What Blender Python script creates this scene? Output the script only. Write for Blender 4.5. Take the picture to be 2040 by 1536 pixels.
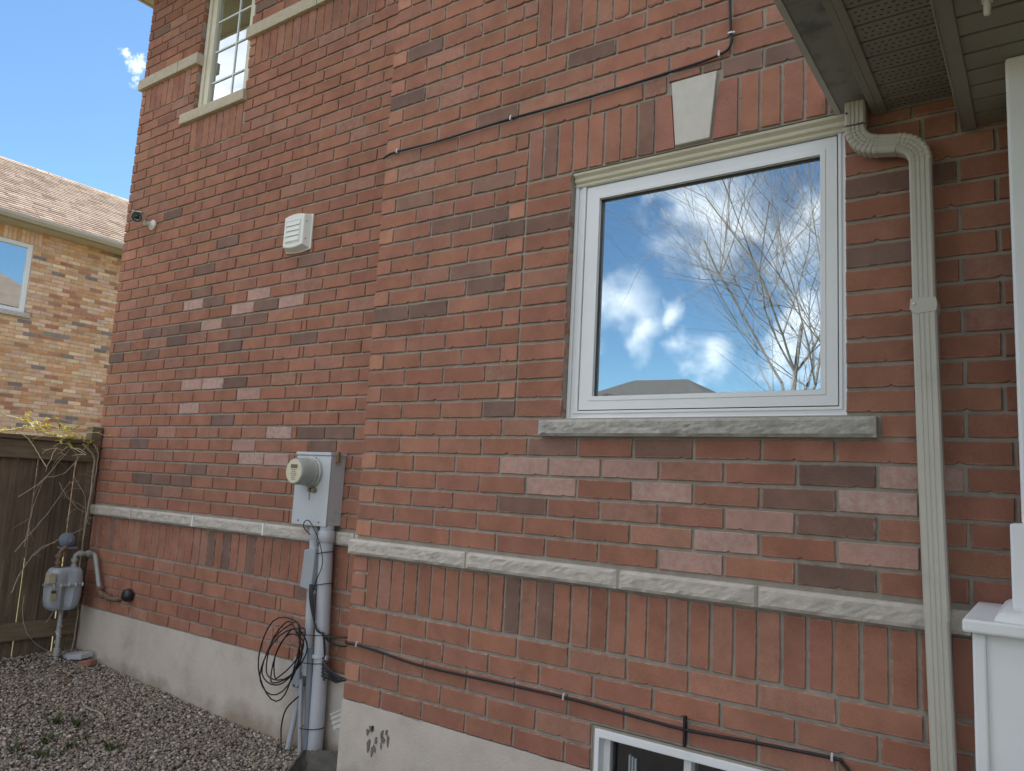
import bpy, bmesh, math, random
import numpy as np
from mathutils import Vector, Matrix, noise as mnoise

random.seed(7)
SC = bpy.context.scene
for o in list(bpy.data.objects):
    bpy.data.objects.remove(o)
COL = SC.collection
R = math.radians

# ------------------------------------------------------------------ camera
FPX = 1516.88
CAM = np.array((3.0546, -2.9152, 1.1116))
YAW, PIT, ROL = 0.6203, 0.1354, 0.0539
fw = np.array((-math.sin(YAW)*math.cos(PIT), math.cos(YAW)*math.cos(PIT), math.sin(PIT)))
_r = np.cross(fw, (0, 0, 1)); _r /= np.linalg.norm(_r); _u = np.cross(_r, fw)
RV = _r*math.cos(ROL)+_u*math.sin(ROL); UV = -_r*math.sin(ROL)+_u*math.cos(ROL)
cd = bpy.data.cameras.new('camera'); cam = bpy.data.objects.new('camera', cd); COL.objects.link(cam)
cd.sensor_width = 36; cd.lens = FPX/2040*36; cd.clip_start = .05; cd.clip_end = 3000
m = Matrix.Identity(4)
for i in range(3):
    m[i][0] = RV[i]; m[i][1] = UV[i]; m[i][2] = -fw[i]; m[i][3] = CAM[i]
cam.matrix_world = m
SC.camera = cam
SC.render.resolution_x = 1024; SC.render.resolution_y = 771

# ------------------------------------------------------------------ light
SUN_EL, SUN_AZ = 47, (-.42, .91)          # where the sun stands: behind the house, to the left
sx, sy = SUN_AZ; n_ = math.hypot(sx, sy); sx /= n_; sy /= n_
sdir = Vector((sx*math.cos(R(SUN_EL)), sy*math.cos(R(SUN_EL)), math.sin(R(SUN_EL))))
sl = bpy.data.lights.new('sun', 'SUN'); sl.energy = 3.6; sl.angle = R(.5); sl.color = (1, .95, .87)
so = bpy.data.objects.new('sun', sl); COL.objects.link(so)
so.rotation_euler = sdir.to_track_quat('Z', 'Y').to_euler()
so.location = (0, 0, 30)

SC.view_settings.view_transform = 'Standard'; SC.view_settings.look = 'None'
SC.view_settings.exposure = 1.82
SC.cycles.max_bounces = 7; SC.cycles.diffuse_bounces = 3; SC.cycles.glossy_bounces = 3; SC.cycles.transparent_max_bounces = 6; SC.view_settings.gamma = 1
SC.view_settings.use_curve_mapping = False

W = bpy.data.worlds.new('World'); SC.world = W; W.use_nodes = True
nt = W.node_tree; N = nt.nodes; Lk = nt.links
for n in list(N): N.remove(n)
def wn(t, **k):
    x = N.new(t)
    for a, b in k.items(): setattr(x, a, b)
    return x
def wmath(op, a, b=None, c=None, clamp=False):
    x = wn('ShaderNodeMath', operation=op, use_clamp=clamp)
    for i, v in enumerate((a, b, c)):
        if v is None: continue
        if isinstance(v, (int, float)): x.inputs[i].default_value = v
        else: Lk.new(v, x.inputs[i])
    return x.outputs[0]
def wsmooth(v, lo, hi):
    x = wn('ShaderNodeMapRange', interpolation_type='SMOOTHSTEP', clamp=True)
    Lk.new(v, x.inputs[0]); x.inputs[1].default_value = lo; x.inputs[2].default_value = hi
    return x.outputs[0]
sky = wn('ShaderNodeTexSky', sky_type='NISHITA'); sky.sun_disc = False
sky.sun_elevation = R(SUN_EL); sky.sun_rotation = math.atan2(sx, sy)
sky.air_density = 1.0; sky.dust_density = .15; sky.ozone_density = 5.0
tc = wn('ShaderNodeTexCoord'); dirv = tc.outputs['Generated']
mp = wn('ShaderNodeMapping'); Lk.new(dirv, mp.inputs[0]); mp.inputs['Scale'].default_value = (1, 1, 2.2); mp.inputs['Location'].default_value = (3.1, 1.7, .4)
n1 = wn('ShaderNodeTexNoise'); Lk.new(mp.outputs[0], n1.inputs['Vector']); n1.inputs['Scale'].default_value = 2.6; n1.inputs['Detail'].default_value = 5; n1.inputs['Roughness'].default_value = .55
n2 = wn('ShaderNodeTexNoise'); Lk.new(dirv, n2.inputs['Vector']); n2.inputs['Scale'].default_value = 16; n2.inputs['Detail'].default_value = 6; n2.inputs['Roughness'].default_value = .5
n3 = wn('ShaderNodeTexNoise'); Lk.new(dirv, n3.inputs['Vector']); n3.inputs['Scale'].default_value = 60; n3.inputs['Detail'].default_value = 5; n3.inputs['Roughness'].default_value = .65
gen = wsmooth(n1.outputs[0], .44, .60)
def wdot(v):
    x = wn('ShaderNodeVectorMath', operation='DOT_PRODUCT'); Lk.new(dirv, x.inputs[0]); x.inputs[1].default_value = v; return x.outputs['Value']
gen = wmath('MULTIPLY', gen, wsmooth(wdot((0, -1, 0)), -.22, .22))     # unseen cloud field, turned towards the wall to light it
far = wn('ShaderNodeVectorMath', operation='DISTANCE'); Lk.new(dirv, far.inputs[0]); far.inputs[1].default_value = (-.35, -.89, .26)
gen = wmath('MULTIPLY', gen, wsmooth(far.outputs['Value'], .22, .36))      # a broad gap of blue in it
CLOUDS = [((-.334, -.876, .349), .072), ((-.364, -.853, .373), .048), ((-.30, -.89, .335), .04), ((-.253, -.914, .317), .052), ((-.235, -.92, .34), .04),
          ((-.238, -.946, .216), .056), ((-.268, -.948, .174), .045), ((-.359, -.918, .168), .034), ((-.452, -.862, .236), .046),
          ((-.43, -.876, .214), .034), ((-.393, -.89, .232), .026), ((-.20, -.96, .17), .05), ((-.74, -.46, .48), .16), ((-.66, -.50, .55), .13)]
WISPS = [((-.809, .388, .442), .0135), ((-.810, .377, .449), .008), ((-.814, .396, .424), .009)]
wv = wn('ShaderNodeVectorMath', operation='MULTIPLY_ADD'); Lk.new(n2.outputs['Color'], wv.inputs[0]); wv.inputs[1].default_value = (.11, .11, .11); wv.inputs[2].default_value = (-.055, -.055, -.055)
wa = wn('ShaderNodeVectorMath', operation='ADD'); Lk.new(wv.outputs[0], wa.inputs[0]); Lk.new(dirv, wa.inputs[1])
def blobs(lst, nz, amp, vec=None):
    best = None
    for c, r in lst:
        vm = wn('ShaderNodeVectorMath', operation='DISTANCE'); Lk.new(vec or dirv, vm.inputs[0]); vm.inputs[1].default_value = Vector(c).normalized()
        v = wmath('MULTIPLY_ADD', vm.outputs['Value'], -1/r, 1)
        best = v if best is None else wmath('MAXIMUM', best, v)
    return wmath('ADD', best, wmath('MULTIPLY_ADD', nz, amp, -amp*.5))
b1 = wmath('MULTIPLY', wsmooth(blobs(CLOUDS, n2.outputs[0], 1.3, wa.outputs[0]), -.25, 1.1), .55)
b2 = wmath('MULTIPLY', wsmooth(blobs(WISPS, n3.outputs[0], 3.4), .05, 1.5), .8)
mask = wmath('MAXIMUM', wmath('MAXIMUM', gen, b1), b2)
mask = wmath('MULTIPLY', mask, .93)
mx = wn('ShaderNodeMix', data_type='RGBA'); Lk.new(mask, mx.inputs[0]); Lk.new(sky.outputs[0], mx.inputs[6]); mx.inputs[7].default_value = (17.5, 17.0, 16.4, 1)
bg = wn('ShaderNodeBackground')
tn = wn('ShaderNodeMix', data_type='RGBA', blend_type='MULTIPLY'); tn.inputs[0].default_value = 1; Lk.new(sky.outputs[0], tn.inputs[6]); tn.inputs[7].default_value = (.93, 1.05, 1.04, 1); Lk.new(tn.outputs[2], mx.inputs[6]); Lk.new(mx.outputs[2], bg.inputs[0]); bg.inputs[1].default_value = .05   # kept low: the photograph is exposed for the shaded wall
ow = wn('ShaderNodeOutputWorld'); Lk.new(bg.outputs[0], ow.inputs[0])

# ------------------------------------------------------------------ materials
MATS = {}
def pm(name, col, rough=.6, var=.12, vs=6, bump=0, bs=80, metal=0, spec=.5, stains=None, grain=None, bdist=.004):
    """procedural principled material in world coordinates"""
    if name in MATS: return MATS[name]
    mt = bpy.data.materials.new(name); mt.use_nodes = True; t = mt.node_tree; nn = t.nodes; ll = t.links
    b = nn['Principled BSDF']; b.inputs['Roughness'].default_value = rough; b.inputs['Metallic'].default_value = metal
    b.inputs['Specular IOR Level'].default_value = spec
    g = nn.new('ShaderNodeNewGeometry'); pos = g.outputs['Position']
    vec = pos
    if grain:
        mpn = nn.new('ShaderNodeMapping'); mpn.inputs['Scale'].default_value = grain; ll.new(pos, mpn.inputs[0]); vec = mpn.outputs[0]
    nz = nn.new('ShaderNodeTexNoise'); ll.new(vec, nz.inputs['Vector']); nz.inputs['Scale'].default_value = vs; nz.inputs['Detail'].default_value = 6; nz.inputs['Roughness'].default_value = .65
    mr = nn.new('ShaderNodeMapRange'); ll.new(nz.outputs[0], mr.inputs[0]); mr.inputs[1].default_value = .3; mr.inputs[2].default_value = .7; mr.inputs[3].default_value = 1-var; mr.inputs[4].default_value = 1+var
    mix = nn.new('ShaderNodeMix'); mix.data_type = 'RGBA'; mix.blend_type = 'MULTIPLY'; mix.inputs[0].default_value = 1
    mix.inputs[6].default_value = (*col, 1); ll.new(mr.outputs[0], mix.inputs[7]); out = mix.outputs[2]
    for st in (stains or []):   # (colour, scale, lo, hi, amount)
        s2 = nn.new('ShaderNodeTexNoise'); ll.new(pos, s2.inputs['Vector']); s2.inputs['Scale'].default_value = st[1]; s2.inputs['Detail'].default_value = 7; s2.inputs['Roughness'].default_value = .6
        m2 = nn.new('ShaderNodeMapRange'); ll.new(s2.outputs[0], m2.inputs[0]); m2.inputs[1].default_value = st[2]; m2.inputs[2].default_value = st[3]; m2.inputs[4].default_value = st[4]
        x2 = nn.new('ShaderNodeMix'); x2.data_type = 'RGBA'; ll.new(m2.outputs[0], x2.inputs[0]); ll.new(out, x2.inputs[6]); x2.inputs[7].default_value = (*st[0], 1); out = x2.outputs[2]
    ll.new(out, b.inputs['Base Color'])
    if bump:
        n2_ = nn.new('ShaderNodeTexNoise'); ll.new(vec, n2_.inputs['Vector']); n2_.inputs['Scale'].default_value = bs; n2_.inputs['Detail'].default_value = 5
        bm_ = nn.new('ShaderNodeBump'); bm_.inputs['Strength'].default_value = bump; bm_.inputs['Distance'].default_value = bdist
        ll.new(n2_.outputs[0], bm_.inputs['Height']); ll.new(bm_.outputs[0], b.inputs['Normal'])
    MATS[name] = mt
    return mt

def brick_mat(name, source, speck=.22, edge=True):
    mt = bpy.data.materials.new(name); mt.use_nodes = True; t = mt.node_tree; nn = t.nodes; ll = t.links
    b = nn['Principled BSDF']; b.inputs['Roughness'].default_value = .92; b.inputs['Specular IOR Level'].default_value = .25
    if source == 'object':
        oi = nn.new('ShaderNodeObjectInfo'); c = oi.outputs['Color']; a = oi.outputs['Alpha']
    else:
        at = nn.new('ShaderNodeVertexColor'); at.layer_name = 'Col'; c = at.outputs['Color']; a = at.outputs['Alpha']
    g = nn.new('ShaderNodeNewGeometry'); pos = g.outputs['Position']
    def nz(scale, det=5, ro=.6, mp=None):
        x = nn.new('ShaderNodeTexNoise'); x.inputs['Scale'].default_value = scale; x.inputs['Detail'].default_value = det; x.inputs['Roughness'].default_value = ro
        if mp:
            q = nn.new('ShaderNodeMapping'); q.inputs['Scale'].default_value = mp; ll.new(pos, q.inputs[0]); ll.new(q.outputs[0], x.inputs['Vector'])
        else: ll.new(pos, x.inputs['Vector'])
        return x.outputs[0]
    def mrange(v, a0, a1, b0, b1):
        x = nn.new('ShaderNodeMapRange'); ll.new(v, x.inputs[0])
        for i, w in enumerate((a0, a1, b0, b1)): x.inputs[i+1].default_value = w
        return x.outputs[0]
    def mul(c1, f):
        x = nn.new('ShaderNodeMix'); x.data_type = 'RGBA'; x.blend_type = 'MULTIPLY'; x.inputs[0].default_value = 1; ll.new(c1, x.inputs[6]); ll.new(f, x.inputs[7]); return x.outputs[2]
    def mixc(c1, f, col):
        x = nn.new('ShaderNodeMix'); x.data_type = 'RGBA'; ll.new(f, x.inputs[0]); ll.new(c1, x.inputs[6]); x.inputs[7].default_value = (*col, 1); return x.outputs[2]
    c = mul(c, mrange(nz(7, 3), .3, .7, .84, 1.15))                 # broad burn marks
    c = mul(c, mrange(nz(.9, 2), .3, .7, .90, 1.10))
    c = mul(c, mrange(nz(330, 3, .7), .3, .7, 1-speck, 1+speck))    # sandy grain
    c = mixc(c, mrange(nz(9, 3, .65), .60, .78, 0, .4), (.20, .115, .088))   # flashed dark patches
    ef = nn.new('ShaderNodeMath'); ef.operation = 'MULTIPLY'
    inv = nn.new('ShaderNodeMath'); inv.operation = 'SUBTRACT'; inv.inputs[0].default_value = 1; ll.new(a, inv.inputs[1])
    ll.new(inv.outputs[0], ef.inputs[0]); ll.new(mrange(nz(34, 5, .72), .38, .62, .12, 1.0), ef.inputs[1])
    c = mixc(c, ef.outputs[0], (.52, .43, .39))                     # pale salt bloom
    c = mixc(c, mrange(nz(120, 3, .7), .68, .80, 0, .35), (.42, .33, .29))
    if source == 'object' and edge: # pale lime left round the arrises
        tc_ = nn.new('ShaderNodeTexCoord'); sp = nn.new('ShaderNodeSeparateXYZ'); ll.new(tc_.outputs['Object'], sp.inputs[0])
        def mth(op, p, q):
            x = nn.new('ShaderNodeMath'); x.operation = op
            for i, w in enumerate((p, q)):
                if isinstance(w, (int, float)): x.inputs[i].default_value = w
                else: ll.new(w, x.inputs[i])
            return x.outputs[0]
        ex = mth('MULTIPLY', mth('SUBTRACT', .5, mth('ABSOLUTE', mth('SUBTRACT', sp.outputs['X'], .5), 0)), 3.2)
        ez = mth('SUBTRACT', .5, mth('ABSOLUTE', mth('SUBTRACT', sp.outputs['Z'], .5), 0))
        em = mth('MULTIPLY', mrange(mth('MINIMUM', ex, ez), .0, .085, 1, 0), mrange(nz(26, 3, .65), .42, .68, .05, .75))
        c = mixc(c, em, (.50, .40, .34))
    ll.new(c, b.inputs['Base Color'])
    h = nn.new('ShaderNodeMath'); h.operation = 'ADD'; ll.new(nz(260, 3, .7), h.inputs[0]); ll.new(nz(60, 3, .6, (1.6, 1, .7)), h.inputs[1])
    bp = nn.new('ShaderNodeBump'); bp.inputs['Strength'].default_value = .55; bp.inputs['Distance'].default_value = .0035
    ll.new(h.outputs[0], bp.inputs['Height']); ll.new(bp.outputs[0], b.inputs['Normal'])
    return mt
M_BRICK = brick_mat('brick_single', 'object'); M_BRICKC = brick_mat('brick_cut', 'object', edge=False); M_BRICKS = brick_mat('brick_mass', 'attr')
def vary(mt, lo, hi):
    t = mt.node_tree; nn = t.nodes; ll = t.links; b = nn['Principled BSDF']; src = b.inputs['Base Color'].links[0].from_socket
    oi = nn.new('ShaderNodeObjectInfo'); mr = nn.new('ShaderNodeMapRange'); ll.new(oi.outputs['Random'], mr.inputs[0]); mr.inputs[3].default_value = lo; mr.inputs[4].default_value = hi
    x = nn.new('ShaderNodeMix'); x.data_type = 'RGBA'; x.blend_type = 'MULTIPLY'; x.inputs[0].default_value = 1; ll.new(src, x.inputs[6]); ll.new(mr.outputs[0], x.inputs[7]); ll.new(x.outputs[2], b.inputs['Base Color'])
def attr_mat(name, rough=.9, var=.2, vs=150):
    mt = bpy.data.materials.new(name); mt.use_nodes = True; t = mt.node_tree; nn = t.nodes; ll = t.links
    b = nn['Principled BSDF']; b.inputs['Roughness'].default_value = rough; b.inputs['Specular IOR Level'].default_value = .25
    at = nn.new('ShaderNodeVertexColor'); at.layer_name = 'Col'
    g = nn.new('ShaderNodeNewGeometry'); nz = nn.new('ShaderNodeTexNoise'); ll.new(g.outputs['Position'], nz.inputs['Vector']); nz.inputs['Scale'].default_value = vs; nz.inputs['Detail'].default_value = 4
    mr = nn.new('ShaderNodeMapRange'); ll.new(nz.outputs[0], mr.inputs[0]); mr.inputs[1].default_value = .3; mr.inputs[2].default_value = .7; mr.inputs[3].default_value = 1-var; mr.inputs[4].default_value = 1+var
    x = nn.new('ShaderNodeMix'); x.data_type = 'RGBA'; x.blend_type = 'MULTIPLY'; x.inputs[0].default_value = 1; ll.new(at.outputs[0], x.inputs[6]); ll.new(mr.outputs[0], x.inputs[7]); ll.new(x.outputs[2], b.inputs['Base Color'])
    return mt
M_PEB = attr_mat('pebbles', .85, .25, 260); M_SHINGLE = attr_mat('shingles', .95, .25, 90)
M_MORTAR = pm('mortar', (.34, .30, .255), .95, .16, 14, .6, 220, spec=.2, stains=[((.19, .165, .14), 5, .5, .75, .5)], bdist=.003)
M_MORTAR2 = pm('mortar_buff', (.50, .42, .34), .95, .12, 14, spec=.2)
M_CONC = pm('foundation_concrete', (.50, .445, .395), .9, .10, 5, .5, 90, spec=.3, bdist=.004,
            stains=[((.60, .54, .48), 2.2, .48, .7, .6), ((.24, .19, .14), 3.3, .56, .8, .55), ((.5, .48, .46), 40, .66, .74, .6)])
M_STONE = pm('cast_stone', (.50, .455, .405), .92, .14, 22, .6, 160, spec=.3, stains=[((.24, .22, .19), 9, .55, .8, .5)], bdist=.004)
M_STONE2 = pm('cast_stone_warm', (.50, .43, .34), .92, .12, 22, .5, 160, spec=.3, bdist=.004, stains=[((.3, .25, .2), 30, .62, .8, .6)])
M_SILL = pm('grey_limestone', (.42, .40, .365), .92, .18, 30, .8, 190, spec=.3, stains=[((.17, .16, .14), 14, .5, .72, .55)], bdist=.005)
M_KEY = pm('keystone_stone', (.56, .53, .48), .9, .06, 20, .3, 200, spec=.3, stains=[((.25, .23, .2), 90, .70, .78, .8)])
M_WHITE = pm('white_vinyl', (.76, .78, .80), .38, .03, 3)
M_WHITEPAINT = pm('white_paint', (.80, .82, .84), .5, .04, 3, .12, 40)
M_CREAM = pm('cream_aluminium', (.66, .62, .50), .45, .05, 6)
M_CAULK = pm('caulk', (.30, .27, .22), .8, .1, 20, .3, 60)
M_RUBBER = pm('black_gasket', (.012, .013, .016), .5, 0)
M_ALU = pm('sand_aluminium', (.50, .475, .41), .42, .05, 5, stains=[((.30, .28, .23), 6, .58, .8, .35)])
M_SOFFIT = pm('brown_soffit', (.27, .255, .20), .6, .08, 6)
M_SOFFIT2 = pm('dark_gutter', (.25, .235, .195), .55, .1, 4, stains=[((.05, .06, .045), 11, .5, .7, .7)])
M_HOLE = pm('vent_slot', (.012, .011, .01), .9, 0)
M_CABLE = pm('black_cable', (.012, .012, .014), .5, 0)
M_CLIP = pm('clip_metal', (.62, .62, .62), .4, .05, 9, metal=.4)
M_BOX = pm('grey_enamel', (.50, .53, .56), .42, .05, 5, stains=[((.3, .25, .2), 35, .70, .8, .5)])
M_PVC = pm('grey_pvc', (.44, .46, .50), .42, .06, 6, stains=[((.3, .29, .27), 9, .6, .8, .4)])
M_PVC2 = pm('dark_pvc', (.17, .19, .22), .45, .06, 6)
M_TEL = pm('grey_plastic', (.33, .355, .39), .5, .06, 8)
M_METERG = pm('meter_glass_shell', (.36, .40, .38), .18, .05, 9)
M_FACE = pm('meter_face', (.60, .56, .42), .4, .08, 60)
M_INK = pm('meter_print', (.07, .06, .05), .6, 0)
M_BRASS = pm('worn_brass', (.25, .16, .09), .6, .25, 40, .3, 90)
M_GASG = pm('gas_meter_grey', (.33, .37, .42), .45, .08, 8, stains=[((.25, .22, .18), 18, .64, .8, .5)])
M_GASP = pm('gas_pipe_grey', (.30, .31, .31), .5, .15, 20, stains=[((.18, .09, .05), 20, .56, .72, .8)])
M_RUST = pm('rusty_pipe', (.16, .10, .07), .75, .35, 30, .3, 90)
M_BLACKP = pm('black_plastic', (.02, .022, .026), .45, .1, 30)
M_WHITEP = pm('white_plastic', (.72, .72, .68), .4, .03, 8)
M_LENS = pm('camera_lens', (.008, .010, .016), .08, 0)
M_WOOD = pm('fence_wood', (.120, .090, .064), .85, .38, 3, .5, 30, spec=.25, grain=(14, 14, .8), stains=[((.05, .042, .036), 2.5, .45, .75, .6), ((.19, .13, .075), 4, .58, .75, .5)])
vary(M_WOOD, .6, 1.45)
M_WOOD2 = pm('fence_rail_wood', (.17, .13, .088), .85, .3, 3, .5, 30, spec=.25, grain=(3, 1.2, 14), stains=[((.07, .06, .05), 2.5, .5, .75, .5)])
M_VINE = pm('vine_bark', (.34, .285, .22), .85, .3, 40, .4, 120)
M_VINE_LIT = pm('vine_sunlit', (.72, .62, .42), .8, .2, 40)  # straw tone standing in for sun on the upper stems
M_BUD = pm('vine_bud', (.55, .55, .10), .6, .2, 60)
M_BARK = pm('tree_bark', (.20, .18, .16), .9, .25, 12, .4, 60)
M_WEED = pm('weed_leaf', (.065, .085, .03), .7, .3, 30)
M_SHRUB = pm('shrub_leaf', (.05, .09, .035), .6, .3, 30)
M_LEAF = pm('dead_leaf', (.12, .075, .04), .85, .3, 60)
M_CHIP = pm('brick_chip', (.30, .14, .10), .9, .2, 60, .4, 150)
M_SPLASH = pm('dark_concrete', (.115, .11, .10), .95, .25, 14, .8, 90, spec=.2, stains=[((.05, .05, .04), 8, .45, .7, .6)], bdist=.006)
M_SOIL = pm('gravel_soil', (.15, .13, .11), .95, .3, 60, .9, 70, spec=.2, bdist=.01)
M_LAWN = pm('lawn', (.13, .125, .055), .9, .3, 3, .8, 30, spec=.2)
M_DRIVE = pm('asphalt_road', (.05, .05, .052), .9, .15, 8, .3, 60)
M_SHING2 = pm('dark_shingles', (.055, .052, .052), .95, .2, 4)
M_ROOFOWN = pm('brown_shingles', (.13, .10, .08), .95, .2, 4, .4, 30)
M_STUCCO = pm('pale_siding', (.50, .46, .40), .8, .08, 4)
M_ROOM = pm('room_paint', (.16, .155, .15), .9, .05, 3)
M_CURTAIN = pm('curtain_cloth', (.70, .70, .66), .9, .06, 30)
def glass_mat(name, tint, base, ior):
    mt = bpy.data.materials.new(name); mt.use_nodes = True; t = mt.node_tree; nn = t.nodes; ll = t.links
    nn.remove(nn['Principled BSDF']); o = nn['Material Output']
    gl = nn.new('ShaderNodeBsdfGlossy'); gl.inputs['Color'].default_value = (*tint, 1); gl.inputs['Roughness'].default_value = .0
    tr = nn.new('ShaderNodeBsdfTransparent'); tr.inputs['Color'].default_value = (.62, .66, .66, 1)
    fr = nn.new('ShaderNodeFresnel'); fr.inputs['IOR'].default_value = ior
    mr = nn.new('ShaderNodeMapRange'); ll.new(fr.outputs[0], mr.inputs[0]); mr.inputs[3].default_value = base; mr.inputs[4].default_value = 1
    g = nn.new('ShaderNodeNewGeometry'); nz = nn.new('ShaderNodeTexNoise'); ll.new(g.outputs['Position'], nz.inputs['Vector']); nz.inputs['Scale'].default_value = 1.7; nz.inputs['Detail'].default_value = 1
    bm_ = nn.new('ShaderNodeBump'); bm_.inputs['Strength'].default_value = .03; bm_.inputs['Distance'].default_value = .05; ll.new(nz.outputs[0], bm_.inputs['Height']); ll.new(bm_.outputs[0], gl.inputs['Normal'])
    mx_ = nn.new('ShaderNodeMixShader'); ll.new(mr.outputs[0], mx_.inputs[0]); ll.new(tr.outputs[0], mx_.inputs[1]); ll.new(gl.outputs[0], mx_.inputs[2]); ll.new(mx_.outputs[0], o.inputs['Surface'])
    return mt
M_GLASS = glass_mat('coated_glass', (.90, .98, 1.0), .60, 1.6)
M_GLASS2 = glass_mat('plain_glass', (.95, .97, 1.0), .14, 1.5)

def translucent(mt, col, f):
    t = mt.node_tree; nn = t.nodes; ll = t.links; tl = nn.new('ShaderNodeBsdfTranslucent'); tl.inputs[0].default_value = (*col, 1); ms = nn.new('ShaderNodeMixShader'); ms.inputs[0].default_value = f
    ll.new(nn['Principled BSDF'].outputs[0], ms.inputs[1]); ll.new(tl.outputs[0], ms.inputs[2]); ll.new(ms.outputs[0], nn['Material Output'].inputs['Surface'])
translucent(M_BUD, (.75, .70, .12), .5); translucent(M_WEED, (.10, .13, .04), .3)

# ------------------------------------------------------------------ building helpers
ORG = {}
def tag(o, label=None, cat=None, group=None, kind=None):
    if label: o['label'] = label
    if cat: o['category'] = cat
    if group: o['group'] = group
    if kind: o['kind'] = kind
    return o
def thing(name, loc, label, cat, group=None):
    e = bpy.data.objects.new(name, None); COL.objects.link(e); e.location = loc; e.empty_display_size = .1
    ORG[e] = Vector(loc); return tag(e, label, cat, group)
class MB:
    def __init__(s): s.v = []; s.f = []; s.c = None
    def add(s, vs, fs):
        k = len(s.v); s.v += [tuple(map(float, q)) for q in vs]; s.f += [tuple(i+k for i in f) for f in fs]; return s
    def box(s, x0, x1, y0, y1, z0, z1):
        return s.add([(x0, y0, z0), (x1, y0, z0), (x1, y1, z0), (x0, y1, z0), (x0, y0, z1), (x1, y0, z1), (x1, y1, z1), (x0, y1, z1)],
                     [(0, 3, 2, 1), (4, 5, 6, 7), (0, 1, 5, 4), (1, 2, 6, 5), (2, 3, 7, 6), (3, 0, 4, 7)])
    def obox(s, c, a, b, d):      # centre and three half-axis vectors
        c, a, b, d = map(Vector, (c, a, b, d))
        return s.add([c+i*a+j*b+k*d for k in (-1, 1) for j in (-1, 1) for i in (-1, 1)],
                     [(0, 2, 3, 1), (4, 5, 7, 6), (0, 1, 5, 4), (1, 3, 7, 5), (3, 2, 6, 7), (2, 0, 4, 6)])
    def prism(s, poly, d):        # polygon of 3-D points extruded by d
        d = Vector(d); P = [Vector(p) for p in poly]; n = len(P)
        return s.add(P+[p+d for p in P], [tuple(range(n))[::-1], tuple(range(n, 2*n))]+[(i, (i+1) % n, (i+1) % n+n, i+n) for i in range(n)])
    def tube(s, pts, r, n=8, cap=True, flat=1.0):
        P = [Vector(p) for p in pts]; rr = r if isinstance(r, (list, tuple)) else [r]*len(P)
        k0 = len(s.v); up = None; vs = []
        for i, p in enumerate(P):
            t = (P[min(i+1, len(P)-1)]-P[max(i-1, 0)]); t = t.normalized() if t.length > 1e-9 else Vector((0, 0, 1))
            if up is None: up = t.orthogonal().normalized()
            up = (up-t*up.dot(t)); up = up.normalized() if up.length > 1e-6 else t.orthogonal().normalized()
            sd = t.cross(up)
            for j in range(n):
                a = 2*math.pi*j/n; vs.append(p+up*(math.cos(a)*rr[i])+sd*(math.sin(a)*rr[i]*flat))
        fs = [(i*n+j, i*n+(j+1) % n, (i+1)*n+(j+1) % n, (i+1)*n+j) for i in range(len(P)-1) for j in range(n)]
        if cap: fs += [tuple(range(n))[::-1], tuple((len(P)-1)*n+j for j in range(n))]
        return s.add(vs, fs)
    def lathe(s, base, axis, prof, n=20):   # prof: (radius, height) pairs along axis
        b, ax = Vector(base), Vector(axis).normalized(); u = ax.orthogonal().normalized(); w = ax.cross(u); vs = []
        for r, h in prof:
            for j in range(n):
                a = 2*math.pi*j/n; vs.append(b+ax*h+(u*math.cos(a)+w*math.sin(a))*r)
        m_ = len(prof); fs = [(i*n+j, i*n+(j+1) % n, (i+1)*n+(j+1) % n, (i+1)*n+j) for i in range(m_-1) for j in range(n)]
        return s.add(vs, fs+[tuple(range(n))[::-1], tuple((m_-1)*n+j for j in range(n))])
    def ring(s, o, i, y0, y1):    # picture-frame ring in the XZ plane: outer and inner (x0,x1,z0,z1), front y0, back y1
        a = [(o[0], o[2]), (o[1], o[2]), (o[1], o[3]), (o[0], o[3])]; b = [(i[0], i[2]), (i[1], i[2]), (i[1], i[3]), (i[0], i[3])]
        vs = [(x, y, z) for y in (y0, y1) for L_ in (a, b) for x, z in L_]; fs = []
        for k in range(4):
            j = (k+1) % 4
            fs += [(k, j, 4+j, 4+k), (8+j, 8+k, 12+k, 12+j), (k, 8+k, 8+j, j), (4+j, 12+j, 12+k, 4+k)]
        return s.add(vs, fs)
    def build(s, name, mat, parent=None, smooth=False, bevel=0, bseg=2, wn_=False):
        off = Vector((0, 0, 0))
        if parent is not None: off = ORG[parent]
        me = bpy.data.meshes.new(name); me.from_pydata([(x-off[0], y-off[1], z-off[2]) for x, y, z in s.v], [], s.f)
        if isinstance(mat, (list, tuple)):
            for q in mat: me.materials.append(q)
        else: me.materials.append(mat)
        if smooth:
            me.polygons.foreach_set('use_smooth', [True]*len(me.polygons))
            try: me.set_sharp_from_angle(angle=R(38))
            except Exception: pass
        o = bpy.data.objects.new(name, me); COL.objects.link(o)
        if parent is not None: o.parent = parent; ORG[o] = off
        else: ORG[o] = Vector((0, 0, 0))
        if bevel:
            b = o.modifiers.new('bevel', 'BEVEL'); b.width = bevel; b.segments = bseg; b.limit_method = 'ANGLE'; b.angle_limit = R(40)
        return o
def rootmesh(mb, name, mat, loc, label, cat, group=None, **k):
    """a thing that is a single mesh, origin at loc"""
    mb.v = [(x-loc[0], y-loc[1], z-loc[2]) for x, y, z in mb.v]
    o = mb.build(name, mat, **k); o.location = loc; ORG[o] = Vector(loc)
    return tag(o, label, cat, group)
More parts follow.
